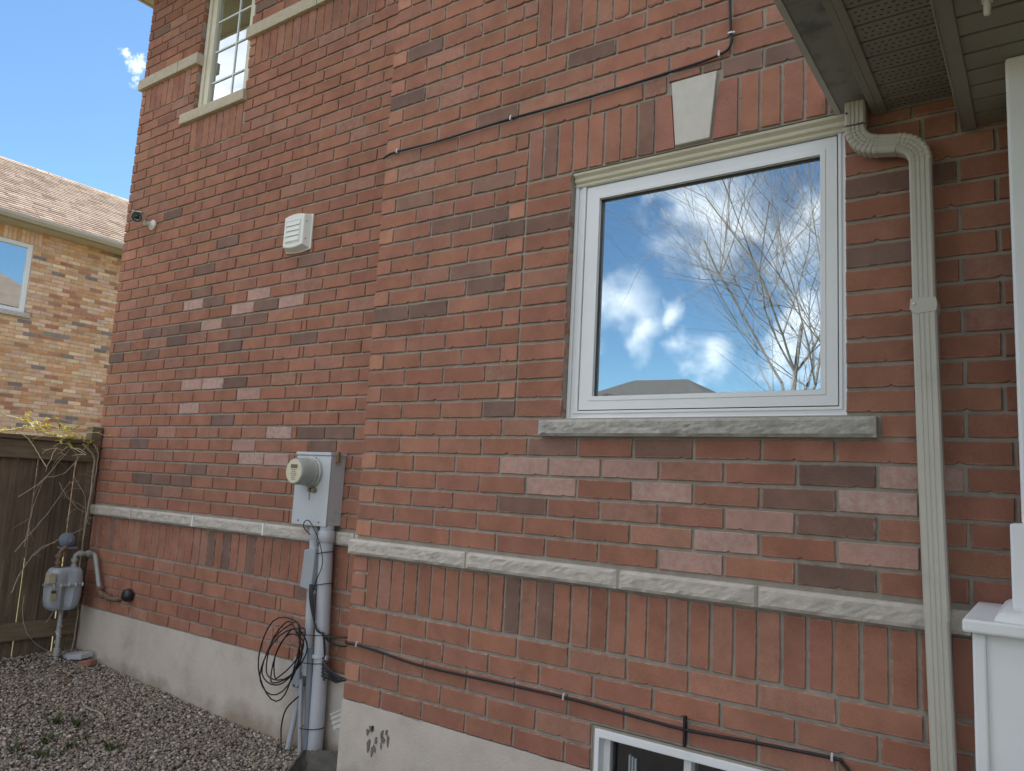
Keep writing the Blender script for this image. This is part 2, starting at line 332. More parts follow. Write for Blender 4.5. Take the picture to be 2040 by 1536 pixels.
def npmesh(name, verts, faces_flat, loops, mat, colors=None, smooth=False):
    me = bpy.data.meshes.new(name); nv = len(verts); nf = len(faces_flat)//loops
    me.vertices.add(nv); me.vertices.foreach_set('co', np.asarray(verts, np.float32).ravel())
    me.loops.add(len(faces_flat)); me.loops.foreach_set('vertex_index', np.asarray(faces_flat, np.int32))
    me.polygons.add(nf); me.polygons.foreach_set('loop_start', np.arange(nf, dtype=np.int32)*loops)
    try: me.polygons.foreach_set('loop_total', np.full(nf, loops, np.int32))
    except Exception: pass
    me.update(calc_edges=True)
    if colors is not None:
        ca = me.color_attributes.new('Col', 'FLOAT_COLOR', 'POINT'); ca.data.foreach_set('color', np.asarray(colors, np.float32).ravel())
    me.materials.append(mat)
    if smooth: me.polygons.foreach_set('use_smooth', [True]*nf)
    o = bpy.data.objects.new(name, me); COL.objects.link(o); return o
def proj(p):
    Q = np.asarray(p, float)-CAM; z = Q@fw
    if z < .05: return None
    return 1020+FPX*(Q@RV)/z, 768-FPX*(Q@UV)/z, z
def catmull(P, k=6):
    P = [Vector(p) for p in P]; out = []
    for i in range(len(P)-1):
        a, b, c, d = P[max(i-1, 0)], P[i], P[i+1], P[min(i+2, len(P)-1)]
        for j in range(k):
            t = j/k; out.append(.5*((2*b)+(c-a)*t+(2*a-5*b+4*c-d)*t*t+(3*b-a-3*c+d)*t**3))
    return out+[P[-1]]

# ------------------------------------------------------------------ brick variants (unit front 1 x 1, depth 1)
BRNG = random.Random(11)
def brick_variant(rag):
    jx = lambda s: BRNG.uniform(-1, 1)*s
    ts = sorted(BRNG.uniform(.05, .95) for _ in range(5)); bot = [(jx(.006), jx(.02))]+[(t, jx(.016)) for t in ts]
    if BRNG.random() < .7:        # a chip broken from the lower arris
        i = BRNG.randrange(2, 5); t = bot[i][0]; d = BRNG.uniform(.05, .11)*rag; w = BRNG.uniform(.02, .05); bot[i-1] = (max(.03, t-w), jx(.01)); bot[i] = (t, d); bot[i+1] = (min(.97, t+w*1.2), jx(.01)); bot = [bot[0]]+sorted(bot[1:])
    top = [(1, 1), (.5+jx(.2), 1+jx(.014))]
    rt = [(1+jx(.008), BRNG.uniform(0, .03))]; tp = [(1+jx(.008), 1-BRNG.uniform(0, .03))]+top[1:]+[(jx(.008), 1-BRNG.uniform(0, .03))]
    o = bot+rt+tp; n = len(o); cx, cz = .5, .5
    ins = [(cx+(x-cx)*(1-2*.010), cz+(z-cz)*(1-2*.034)) for x, z in o]
    v = [(x, .0, z) for x, z in ins]+[(x, .035, z) for x, z in o]+[(x, 1, z) for x, z in o]
    f = [tuple(range(n))]+[(i+n, (i+1) % n+n, (i+1) % n, i) for i in range(n)]+[(i+2*n, (i+1) % n+2*n, (i+1) % n+n, i+n) for i in range(n)]
    return v, f
VAR = [brick_variant(1) for _ in range(14)]
VMESH = []
for v, f in VAR:
    me = bpy.data.meshes.new('brick'); me.from_pydata(v, [], f); me.materials.append(M_BRICK); VMESH.append(me)
NBV = len(VAR[0][0])

class BrickSet:
    """collects bricks (x0,x1,z0,z1 on a wall plane) and makes the largest in view single objects, the rest one mass"""
    def __init__(s, name): s.name = name; s.items = []
    def add(s, x0, x1, z0, z1, frame, col, wall, depth=.09, kindname='brick'):
        s.items.append(dict(r=(x0, x1, z0, z1), fr=frame, col=col, wall=wall, d=depth, k=kindname))
    def finish(s, limit, parent_mass):
        rng = random.Random(5)
        for it in s.items:
            x0, x1, z0, z1 = it['r']; M = it['fr']
            P = [proj(M @ Vector(q)) for q in ((x0, 0, z0), (x1, 0, z0), (x1, 0, z1), (x0, 0, z1))]
            it['a'] = 0
            if all(P):
                cx = sum(p[0] for p in P)/4; cy = sum(p[1] for p in P)/4
                if -10 < cx < 2050 and -10 < cy < 1546 and (M.to_3x3() @ Vector((0, -1, 0))).dot(Vector(CAM)-(M @ Vector((x0, 0, z0)))) > 0:
                    it['a'] = abs(sum(P[i][0]*P[(i+1) % 4][1]-P[(i+1) % 4][0]*P[i][1] for i in range(4)))/2
            it['v'] = rng.randrange(len(VAR)); it['j'] = rng.uniform(-.0018, .0018); it['fl'] = rng.random() < .5; it['t'] = rng.uniform(-.004, .004)
        kinds = {}
        for it in s.items: kinds.setdefault(it['k'], []).append(it)
        for k, its in kinds.items():
            its.sort(key=lambda q: -q['a']); single = [q for q in its[:limit] if q['a'] > 0]; ids = set(map(id, single)); rest = [q for q in its if id(q) not in ids]
            for it in single:
                x0, x1, z0, z1 = it['r']; w, h = x1-x0, z1-z0
                o = bpy.data.objects.new(k, VMESH[it['v']]); COL.objects.link(o)
                par = it['wall']; o.parent = par
                if it['fl']: L_ = Matrix.Translation((x1, it['j'], z0)) @ Matrix.Diagonal((-w, it['d'], h, 1))
                else: L_ = Matrix.Translation((x0, it['j'], z0)) @ Matrix.Diagonal((w, it['d'], h, 1))
                Mw = Matrix.Translation(-ORG[par]) @ it['fr'] @ L_
                if h > w*1.5:   # soldier: stand the unit brick on end
                    Mw = Matrix.Translation(-ORG[par]) @ it['fr'] @ Matrix.Translation((x0, it['j'], z1)) @ Matrix(((0, 0, 1, 0), (0, 1, 0, 0), (-1, 0, 0, 0), (0, 0, 0, 1))) @ Matrix.Diagonal((h, it['d'], w, 1))
                o.matrix_basis = Mw; o.color = it['col']
            if rest:
                V = []; F = []; Cc = []; off = 0
                base = [(np.array(v), f) for v, f in VAR]
                for it in rest:
                    x0, x1, z0, z1 = it['r']; v, f = base[it['v']]
                    q = v*np.array((x1-x0, it['d'], z1-z0))+np.array((x0, it['j'], z0))
                    Mx = np.array(it['fr']); q = q@Mx[:3, :3].T+Mx[:3, 3]
                    V.append(q); F += [tuple(i+off for i in g) for g in f]; off += len(v); Cc.append(np.tile(it['col'], (len(v), 1)))
                mb = MB(); mb.v = [tuple(x) for x in np.concatenate(V)]; mb.f = F
                o = mb.build('farther_'+k+'s', M_BRICKS, parent_mass); o['kind'] = 'stuff'
                ca = o.data.color_attributes.new('Col', 'FLOAT_COLOR', 'POINT'); ca.data.foreach_set('color', np.concatenate(Cc).astype(np.float32).ravel())

# ------------------------------------------------------------------ our house: levels
C_ = .0892; O_ = .0174; J = .0125
XL, DL, XR = -3.462, .30, 5.6      # left corner, set-back of the recessed wall, right end of the wall
def rz(n):
    if n <= 4: a = -.012+.0945*n; return a, a+.0945
    if n <= 7: a = .4625+.0875*(n-5); return a, a+.0875
    if n == 8: return .726, .812
    return O_+C_*n, O_+C_*(n+1)
TOPROW = 61
ZTOP = rz(TOPROW)[1]
house = thing('brick_house', (0, 0, -.45), 'red brick two-storey house with stone bands, filling most of the picture', 'house')
I4 = Matrix.Identity(4); FL = Matrix.Translation((0, DL, 0))
def panels(mb, x0, x1, z0, z1, y0, y1, holes):
    """solid wall slab with rectangular holes"""
    xs = sorted({x0, x1, *[h[0] for h in holes], *[h[1] for h in holes]}); 
    for a, b in zip(xs[:-1], xs[1:]):
        cuts = sorted([(h[2], h[3]) for h in holes if h[0] < (a+b)/2 < h[1]]); z = z0
        for c0, c1 in cuts:
            if c0 > z: mb.box(a, b, y0, y1, z, c0)
            z = c1
        if z < z1: mb.box(a, b, y0, y1, z, z1)
REC = .010
WIN = (1.25, 2.456, 1.441, 2.606)
BWIN = (1.468, 2.46, -.36, .172)
UWIN = (-2.612, -1.905, 4.035, 5.35)
UW2 = (1.25, 2.05, 3.70, 5.0)
mb = MB(); panels(mb, .006, XR, -.004, ZTOP, REC, .10, [WIN, (BWIN[0], BWIN[1], -.004, BWIN[3])])
wallR = mb.build('wall', M_MORTAR, house)
mb = MB(); panels(mb, XL+.006, .02, .0, ZTOP, DL+REC, DL+.10, [UWIN])
wallL = mb.build('wall', M_MORTAR, house)
mb = MB(); mb.box(.006, .10, .10, DL+.10, -.004, ZTOP); stepw = mb.build('wall', M_MORTAR, house)
mb = MB(); mb.box(XL+.006, XL+.10, DL+.10, 8.5, .0, ZTOP); sidew = mb.build('wall', M_MORTAR, house)
mb = MB(); mb.box(XL+.1, XR, 8.4, 8.5, 0, ZTOP); mb.box(XR-.1, XR, .1, 8.4, 0, ZTOP); mb.build('wall', M_MORTAR, house)

RED = [(.318, .146, .100), (.326, .150, .101), (.310, .142, .099), (.322, .146, .096), (.314, .148, .104), (.336, .156, .104)]
DARK = [(.205, .124, .099), (.225, .130, .101), (.195, .120, .099)]
PALE = (.42, .235, .19); ORANGE = [(.43, .208, .138), (.41, .195, .134), (.415, .193, .136)]
RD = [(.24, 39), (.14, 36), (1.29, 35), (.76, 33), (.50, 27), (.72, 27), (.94, 26), (1.12, 26), (.24, 29), (.76, 29), (.61, 24), (.72, 23), (.14, 22), (.40, 22), (.89, 16), (1.20, 14), (1.73, 14), (1.04, 11), (2.42, 13), (2.27, 12), (2.43, 11), (2.42, 9), (2.57, 25), (2.56, 22), (2.05, 32), (2.23, 32)]
RP = [(1.04, 13), (1.32, 13), (1.60, 13), (1.20, 12), (1.72, 12), (2.63, 13), (2.54, 12), (2.15, 11), (1.91, 9), (1.99, 10), (2.53, 10)]
LD = [(-2.18, 29), (-2.19, 27), (-1.99, 26), (-1.37, 25), (-1.73, 24), (-1.45, 24), (-1.64, 23), (-.93, 22), (-1.72, 22), (-2.30, 24), (-2.55, 24), (-2.79, 24), (-2.47, 23), (-3.25, 23), (-3.35, 22), (-2.82, 22), (-1.64, 19), (-1.73, 16), (-2.82, 14), (-2.01, 12), (-2.72, 11), (-2.47, 11), (-2.20, 11), (-2.57, 10), (-.93, 28), (-.59, 15), (-.67, 14), (-.80, 15), (-2.70, 35), (-1.90, 31), (-3.26, 55), (-1.77, 52)]
LP = [(-2.28, 26), (-1.64, 25), (-1.46, 26), (-1.11, 25), (-2.01, 24), (-2.17, 19), (-1.90, 19), (-1.45, 18), (-2.19, 17), (-1.14, 15), (-1.47, 14), (-1.10, 13), (-1.38, 13)]
crng = random.Random(21)
def colour(lst_d, lst_p, x0, x1, row):
    for x, r in lst_d:
        if r == row and x0 <= x <= x1: c = crng.choice(DARK); k = crng.uniform(.85, 1.15); return (c[0]*k, c[1]*k, c[2]*k, 1)
    for x, r in lst_p:
        if r == row and x0 <= x <= x1: return (*PALE, crng.uniform(.35, .8))
    c = crng.choice(RED); k = crng.gauss(1, .055); a = 1 if crng.random() > .16 else crng.uniform(.8, .95)
    if crng.random() < .004: c = crng.choice(DARK)
    return (c[0]*k, c[1]*k*crng.uniform(.97, 1.03), c[2]*k, a)
def split(joints, x0, x1, blocks):
    js = sorted([x0]+[q for q in joints if x0 < q < x1]+[x1]); out = []
    for a, b in zip(js[:-1], js[1:]):
        segs = [(a, b)]
        for c0, c1 in blocks:
            nx = []
            for p, q in segs:
                if c1 <= p or c0 >= q: nx.append((p, q))
                else:
                    if p < c0: nx.append((p, c0))
                    if q > c1: nx.append((c1, q))
            segs = nx
        out += [s_ for s_ in segs if s_[1]-s_[0] > .028]
    return out
BS = BrickSet('house')
def put(wall, frame, x0, x1, z0, z1, col, kind='brick', edgeL=False, edgeR=False, jit=True):
    j = crng.uniform(-.0018, .0018) if jit else 0
    BS.add(x0+(0 if edgeL else J/2), x1-(0 if edgeR else J/2), z0+J/2+j*.5, z1-J/2+j*.5, frame, col, wall, .09, kind)
# right (projecting) wall
for n in range(TOPROW+1):
    if 5 <= n <= 8: continue
    z0, z1 = rz(n); odd = n % 2
    js = [.109+k*.2715 for k in range(25)] if odd else [k*.2688 for k in range(1, 25)]
    js = [q+crng.uniform(-.004, .004) for q in js]
    bl = []
    if n in (0, 1): bl = [(BWIN[0], BWIN[1])]
    if n == 15: bl = [(1.147, 2.563)]
    if 16 <= n <= 28:
        bl = [(WIN[0], WIN[1])]
        js = ([.109, .380, .652, .893, .997] if odd else [.268, .537, .804, .997])+([2.715, 2.826, 3.098, 3.37, 3.64] if odd else [2.685, 2.937, 3.205, 3.47])
        js = [q+(crng.uniform(-.003, .003) if q != .997 else 0) for q in js]
    if 29 <= n <= 31: bl = [(.997, 2.665)]
    if 37 <= n <= 39: bl = [(1.012, 2.30)]
    for a, b in split(js, 0, XR, bl):
        eL = a == 0; eR = abs(b-WIN[0]) < 1e-6 and 16 <= n <= 28; eL2 = abs(a-WIN[1]) < 1e-6 and 16 <= n <= 28
        col = colour(RD, RP, a, b, n)
        if odd and a == 0 or (16 < n <= 31 and odd and abs(a-.893) < .01): k = crng.uniform(.92, 1.08); col = (*[q*k for q in crng.choice(ORANGE)], 1)
        if n == 32:   # bricks cut over the keystone
            for p, q in split([1.725, 1.972], a, b, []):
                put(wallR, I4, p, q, 2.918 if 1.72 <= p and q <= 1.98 else z0, z1, col, edgeL=eL and p == 0)
            continue
        put(wallR, I4, a, b, z0, z1, col, edgeL=eL or eL2, edgeR=eR)
def soldiers(wall, fr, x0, x1, z0, z1, pitch, dark=(), mixd=.012):
    k = max(1, round((x1-x0)/pitch)); w = (x1-x0)/k
    for i in range(k):
        a = x0+i*w+crng.uniform(-.0015, .0015); c = colour([], [], 0, 0, -1)
        if crng.random() < mixd or any(a <= d < a+w for d in dark): c = (*crng.choice(DARK), 1)
        BS.add(a+.005, a+w-.006, z0+crng.uniform(0, .004), z1-crng.uniform(0, .004), fr, c, wall, .09, 'soldier_brick')
def headers(wall, fr, x0, x1, z0, z1, edgeL=False, edgeR=False):
    h = (z1-z0)/3
    for i in range(3): put(wall, fr, x0, x1, z0+i*h, z0+(i+1)*h, (*[q*(.9+.05*i) for q in crng.choice(ORANGE)], 1), edgeL=edgeL, edgeR=edgeR)
headers(wallR, I4, 0, .105, .4625, .724, edgeL=True); soldiers(wallR, I4, .105, XR, .469, .717, .0888)
soldiers(wallL, FL, XL, .0, .469, .717, .0888, dark=(-1.72, -1.55, -1.27), mixd=.015)
soldiers(wallR, I4, 1.012, 2.30, rz(37)[0]+.005, rz(39)[1]-.006, .0888)
soldiers(wallR, I4, 1.0, 1.672, 2.611, 2.866, .0858, dark=(1.11, 1.64)); soldiers(wallR, I4, 2.045, 2.66, 2.611, 2.866, .0878)
# left (recessed) wall
for n in range(TOPROW+1):
    if 5 <= n <= 8 or n == 50: continue
    z0, z1 = rz(n); odd = n % 2
    if n == 0: z0 = .002
    js = ([-3.395+.268*k for k in range(10)]+[-.935+.268*k for k in range(5)]) if odd else [-3.225+.268*k for k in range(14)]
    if not odd or n > 30: js = [q for q in js if n <= 30 or abs(q+.935) > .001]
    js = [q+crng.uniform(-.004, .004) for q in js]; bl = []
    if n == 44: bl = [(-2.748, -1.878)]
    if 41 <= n <= 43: bl = [(-2.603, -1.90)]
    if 45 <= n <= 59: bl = [(UWIN[0], UWIN[1])]
    if 47 <= n <= 49: continue
    for a, b in split(js, XL, .03, bl):
        put(wallL, FL, a, b, z0, z1, colour(LD, LP, a, b, n), edgeL=a == XL or (45 <= n <= 59 and a == UWIN[1]), edgeR=45 <= n <= 59 and b == UWIN[0])
z0, z1 = rz(47)[0], rz(49)[1]
headers(wallL, FL, XL, -3.392, z0, z1, edgeL=True); soldiers(wallL, FL, -3.392, -2.702, z0+.005, z1-.005, .087)
headers(wallL, FL, -2.702, UWIN[0], z0, z1, edgeR=True); headers(wallL, FL, UWIN[1], -1.828, z0, z1, edgeL=True); soldiers(wallL, FL, -1.828, .0, z0+.005, z1-.005, .0888)
soldiers(wallL, FL, -2.60, -1.903, rz(41)[0]+.005, rz(43)[1]-.004, .0872)
# returns: step side and the end wall (seen only from elsewhere)
FS = Matrix(((0, -1, 0, 0), (-1, 0, 0, DL), (0, 0, 1, 0), (0, 0, 0, 1)))
FS = Matrix.Translation((0, DL, 0)) @ Matrix.Rotation(R(-90), 4, 'Z')
FE = Matrix.Translation((XL, 8.5, 0)) @ Matrix.Rotation(R(-90), 4, 'Z')
for n in range(TOPROW+1):
    if n == 8: continue
    z0, z1 = rz(n); odd = n % 2
    put(stepw, FS, 0, DL-.095, z0, z1, colour([], [], 0, 0, -1))
    for a, b in split([.134*odd+.268*k for k in range(40)], 0, 8.1, []): put(sidew, FE, a, b, z0, z1, colour([], [], 0, 0, -1))
BS.finish(300, house)

# slanted soldiers beside the keystone
def cut_soldier(poly, col):
    mb = MB(); mb.prism([(x, -.001, z) for x, z in poly], (0, .09, 0)); o = mb.build('soldier_brick', M_BRICKC, wallR); o.color = (*col, 1)
cut_soldier([(1.677, 2.613), (1.766, 2.613), (1.744, 2.862), (1.677, 2.862)], (.335, .155, .115))
cut_soldier([(1.936, 2.613), (2.04, 2.613), (2.04, 2.862), (1.963, 2.862)], (.33, .15, .112))
mb = MB(); mb.prism([(1.774, -.012, 2.616), (1.927, -.012, 2.616), (1.954, -.012, 2.910), (1.750, -.012, 2.910)], (0, .1, 0))
mb.build('keystone', M_KEY, house, bevel=.003)

# stone: rock-faced blocks
def stone(mb, x0, x1, y0, y1, z0, z1, amp=.008, top=.25, seed=0, nx=None):
    nx = nx or max(6, int((x1-x0)/.022)); nz = 6; vs = []; fs = []
    for i in range(nx+1):
        for k in range(nz+1):
            x = x0+(x1-x0)*i/nx; z = z0+(z1-z0)*k/nz; t = k/nz
            e = min(1, min(i, nx-i)/1.2)*min(1, min(k, nz-k)/1.0)
            d = mnoise.noise((x*17+seed, z*26, seed*1.7))*.7+mnoise.noise((x*45+seed, z*70, seed))*.5
            d = d*amp*e*(1 if t < 1-top else .35)+(amp*.5*e)
            vs.append((x, y0-d+(1-e)*amp*.4, z))
    I = lambda i, k: i*(nz+1)+k
    fs = [(I(i, k), I(i+1, k), I(i+1, k+1), I(i, k+1)) for i in range(nx) for k in range(nz)]
    b = len(vs); vs += [(x0, y1, z0), (x1, y1, z0), (x1, y1, z1), (x0, y1, z1)]
    fs += [tuple(I(i, nz) for i in range(nx+1))+(b+2, b+3), tuple(I(i, 0) for i in range(nx, -1, -1))+(b, b+1),
           tuple(I(0, k) for k in range(nz, -1, -1))+(b, b+3)[::1], tuple(I(nx, k) for k in range(nz+1))+(b+2, b+1)]
    return mb.add(vs, fs)
def stones(cuts, y0, y1, z0, z1, mat, amp, s0):
    for i, (a, b) in enumerate(zip(cuts[:-1], cuts[1:])):
        mb = MB(); stone(mb, a+.004, b-.004, y0, y1, z0, z1, amp, seed=s0+i*3.1); mb.build('band_stone', mat, house)
stones([-.028, .773, 1.576, 2.146, 2.83, 3.6, 4.4, 5.6], -.028, .06, .730, .806, M_STONE, .009, 1)
for a_, b_, y_ in ((.769, .781, -.022), (1.57, 1.582, -.026), (2.139, 2.152, -.028)): mb = MB(); mb.box(a_, b_, y_, .06, .731, .805); mb.build('band_joint', M_CAULK, house)
stones([XL-.028, -2.774, -1.942, -1.146, -.3, .0], DL-.028, DL+.06, .730, .806, M_STONE, .007, 40)
for a_, b_ in ((-1.948, -1.936), (-1.152, -1.140)): mb = MB(); mb.box(a_, b_, DL-.031, DL, .731, .808); mb.build('band_joint', M_WHITEPAINT, house)
stones([XL-.035, -2.874, UWIN[0]+.028], DL-.03, DL+.1, 4.452, 4.545, M_STONE2, .003, 60)
stones([UWIN[1]-.028, -1.111, -.2, .0], DL-.03, DL+.1, 4.452, 4.545, M_STONE2, .003, 70)
mb = MB(); stone(mb, 1.151, 2.558, -.032, .12, 1.358, 1.432, .011, .35, 90); mb.build('window_sill', M_SILL, house)
mb = MB(); stone(mb, -2.745, -1.882, DL-.032, DL+.14, 3.945, 4.03, .004, .25, 95); mb.build('window_sill', M_STONE2, house)

# foundation
mb = MB()
def conc(mb, x0, x1, y, z0, z1, yb, seed):
    nx = int((x1-x0)/.05); nz = 10; vs = []
    for i in range(nx+1):
        for k in range(nz+1):
            x = x0+(x1-x0)*i/nx; z = z0+(z1-z0)*k/nz
            d = mnoise.noise((x*2.2+seed, z*3, 1))*.004+mnoise.noise((x*14+seed, z*16, 5))*.002
            if k == nz: z += mnoise.noise((x*9+seed, 3, 7))*.006; d = -.002
            vs.append((x, y-d, z))
    I = lambda i, k: i*(nz+1)+k
    fs = [(I(i, k), I(i+1, k), I(i+1, k+1), I(i, k+1)) for i in range(nx) for k in range(nz)]
    b = len(vs); vs += [(x0, yb, z0), (x1, yb, z0), (x1, yb, z1), (x0, yb, z1)]
    fs += [tuple(I(i, nz) for i in range(nx+1))+(b+2, b+3), tuple(I(0, k) for k in range(nz, -1, -1))+(b, b+3), tuple(I(nx, k) for k in range(nz+1))+(b+2, b+1)]
    mb.add(vs, fs)
conc(mb, XL+.004, .03, DL-.004, -.85, .0, DL+.2, 3); conc(mb, .0, BWIN[0], -.003, -.85, -.010, DL+.2, 9); conc(mb, BWIN[1], XR, -.003, -.85, -.010, DL+.2, 19)
mb.box(BWIN[0], BWIN[1], -.001, .2, -.85, BWIN[2]); mb.box(XL+.004, XL+.2, DL+.2, 8.5, -.85, 0)
def dirt(mt):
    t = mt.node_tree; nn = t.nodes; ll = t.links; b = nn['Principled BSDF']; src = b.inputs['Base Color'].links[0].from_socket
    g = nn.new('ShaderNodeNewGeometry'); sp = nn.new('ShaderNodeSeparateXYZ'); ll.new(g.outputs['Position'], sp.inputs[0])
    nz = nn.new('ShaderNodeTexNoise'); ll.new(g.outputs['Position'], nz.inputs['Vector']); nz.inputs['Scale'].default_value = 5; nz.inputs['Detail'].default_value = 5
    ad = nn.new('ShaderNodeMath'); ad.operation = 'MULTIPLY_ADD'; ll.new(nz.outputs[0], ad.inputs[0]); ad.inputs[1].default_value = .34; ll.new(sp.outputs['Z'], ad.inputs[2])
    mr = nn.new('ShaderNodeMapRange'); ll.new(ad.outputs[0], mr.inputs[0]); mr.inputs[1].default_value = -.29; mr.inputs[2].default_value = -.14; mr.inputs[3].default_value = .75; mr.inputs[4].default_value = 0
    x = nn.new('ShaderNodeMix'); x.data_type = 'RGBA'; ll.new(mr.outputs[0], x.inputs[0]); ll.new(src, x.inputs[6]); x.inputs[7].default_value = (.25, .20, .145, 1); ll.new(x.outputs[2], b.inputs['Base Color'])
dirt(M_CONC)
found = mb.build('foundation', M_CONC, house, smooth=True)
# old asphalt smears on the corner of the foundation: thin dried splashes
mb = MB(); srng = random.Random(4)
for cx, cz, w, h in [(.235, -.098, .028, .022), (.262, -.150, .03, .03), (.31, -.14, .03, .03), (.33, -.10, .018, .02), (.24, -.215, .02, .05), (.225, -.105, .05, .03), (.20, -.125, .025, .03), (.30, -.115, .022, .05), (.345, -.135, .02, .055), (.215, -.19, .028, .07), (.255, -.195, .03, .035), (.30, -.175, .014, .03)]:
    k = 9; P = []
    for i in range(k):
        a = 2*math.pi*i/k; rr = srng.uniform(.35, 1); P.append((cx+math.cos(a)*w*.5*rr, -.0075, cz+math.sin(a)*h*.5*rr-(.012 if math.sin(a) < -.5 else 0)))
    mb.prism(P, (0, .006, 0))
mb.build('tar_splash', pm('tar', (.16, .15, .135), .9, .4, 120, .5, 200), house)

# main window
mb = MB(); mb.ring((1.252, 2.455, 1.440, 2.568), (1.307, 2.4215, 1.478, 2.5385), .052, .12)
mb.ring((1.252, 2.455, 1.440, 2.568), (1.270, 2.4475, 1.4495, 2.562), .042, .052); mb.ring((1.283, 2.434, 1.466, 2.551), (1.307, 2.4215, 1.478, 2.5385), .046, .052)
win = mb.build('window', M_WHITE, house, bevel=.0025)
mb = MB(); prof = [(.058, 2.541), (.040, 2.541), (.036, 2.549), (.044, 2.556), (.030, 2.564), (.026, 2.574), (.034, 2.580), (.016, 2.592), (.012, 2.602), (.060, 2.602)]
mb.prism([(1.2525, y, z) for y, z in prof][::-1], (1.2, 0, 0)); mb.build('head_trim', M_CREAM, win, bevel=.001)
mb = MB(); mb.ring((1.306, 2.4225, 1.477, 2.5395), (1.313, 2.4155, 1.484, 2.5325), .060, .10); mb.build('gasket', M_RUBBER, win)
mb = MB(); mb.ring((1.3115, 2.417, 1.4825, 2.534), (1.372, 2.363, 1.535, 2.478), .050, .10); mb.ring((1.36, 2.375, 1.523, 2.49), (1.381, 2.355, 1.543, 2.470), .0475, .0505)
mb.ring((1.376, 2.359, 1.539, 2.474), (1.3815, 2.3545, 1.5435, 2.4695), .058, .10)
mb.build('casement', M_WHITE, win, bevel=.002)
mb = MB(); mb.ring((1.380, 2.356, 1.542, 2.471), (1.384, 2.352, 1.546, 2.467), .066, .09); mb.build('glazing_seal', M_RUBBER, win)
mb = MB(); mb.box(1.376, 2.36, .076, .080, 1.538, 2.475); mb.build('pane', M_GLASS, win)
mb = MB(); mb.ring((1.248, 2.460, 1.434, 2.607), (1.256, 2.452, 1.442, 2.601), .050, .12); mb.build('caulk', M_CAULK, win)
mb = MB(); mb.tube([(2.4545, .04, 1.44+i*.02+0) for i in range(57)], [.004+.002*srng.random() for _ in range(57)], 6); mb.build('caulk_bead', M_WHITEPAINT, win)
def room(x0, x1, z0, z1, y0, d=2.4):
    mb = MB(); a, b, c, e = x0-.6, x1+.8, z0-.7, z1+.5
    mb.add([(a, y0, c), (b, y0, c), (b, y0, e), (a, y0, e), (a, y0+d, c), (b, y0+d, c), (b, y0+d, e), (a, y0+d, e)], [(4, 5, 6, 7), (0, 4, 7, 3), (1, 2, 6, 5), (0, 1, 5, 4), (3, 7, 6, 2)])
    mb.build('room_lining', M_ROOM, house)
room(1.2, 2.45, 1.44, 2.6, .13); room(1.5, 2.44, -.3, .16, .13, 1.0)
# upper window
y = DL
mb = MB(); mb.ring((UWIN[0]+.004, UWIN[1]-.004, 4.031, 5.346), (-2.50, -2.02, 4.06, 5.30), y+.05, y+.12); mb.ring((-2.60, -1.915, 4.035, 5.34), (-2.56, -1.96, 4.04, 5.32), y+.035, y+.05)
uw = mb.build('window', M_CREAM, house, bevel=.003)
mb = MB(); mb.ring((-2.51, -2.01, 4.055, 5.305), (-2.492, -2.028, 4.07, 5.29), y+.062, y+.1); mb.build('sash', M_ALU, uw)
mb = MB(); mb.box(-2.50, -2.02, y+.078, y+.081, 4.06, 5.30); mb.build('pane', M_GLASS, uw)
for z in (4.286, 4.56, 4.83, 5.10):
    mb = MB(); mb.box(-2.495, -2.025, y+.070, y+.076, z-.006, z+.006); mb.build('muntin', M_WHITE, uw)
for x in (-2.207,):
    mb = MB(); mb.box(x-.006, x+.006, y+.0705, y+.0765, 4.065, 5.295); mb.build('muntin', M_WHITE, uw)
mb = MB(); mb.add([(-2.46+.42*i/40, y+.11+.012*math.sin(i*1.3), z) for z in (4.05, 5.31) for i in range(41)], [(i, i+1, i+42, i+41) for i in range(40)]); mb.build('curtain', M_CURTAIN, uw, smooth=True)
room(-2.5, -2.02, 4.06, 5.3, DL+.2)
# basement window
mb = MB(); mb.ring((1.472, 2.455, BWIN[2], .169), (1.492, 2.44, BWIN[2]+.02, .150), .006, .05); mb.build('caulk', M_CAULK, house)
mb = MB(); mb.ring((1.484, 2.445, BWIN[2]+.01, .160), (1.505, 2.425, BWIN[2]+.04, .128), -.003, .08); bw = mb.build('window', M_WHITEPAINT, house, bevel=.003)
mb = MB(); mb.ring((1.505, 2.425, BWIN[2]+.04, .128), (1.535, 2.40, BWIN[2]+.06, .118), .04, .085); mb.box(1.855, 1.885, .035, .085, BWIN[2]+.04, .124); mb.build('slider_frame', M_WHITE, bw, bevel=.002)
mb = MB(); mb.ring((1.545, 1.857, BWIN[2]+.06, .119), (1.553, 1.849, BWIN[2]+.07, .111), .052, .08); mb.build('gasket', M_RUBBER, bw)
mb = MB(); mb.box(1.54, 1.86, .062, .065, BWIN[2]+.05, .118); mb.build('pane', M_GLASS2, bw)
mb = MB(); mb.box(1.88, 2.41, .072, .075, BWIN[2]+.05, .118); mb.build('pane', M_GLASS2, bw)
mb = MB()
for k in range(3): mb.box(1.615+.013*k, 1.623+.013*k, .05, .06, -.30, .075-.004*k)
mb.build('latch', M_TEL, bw)

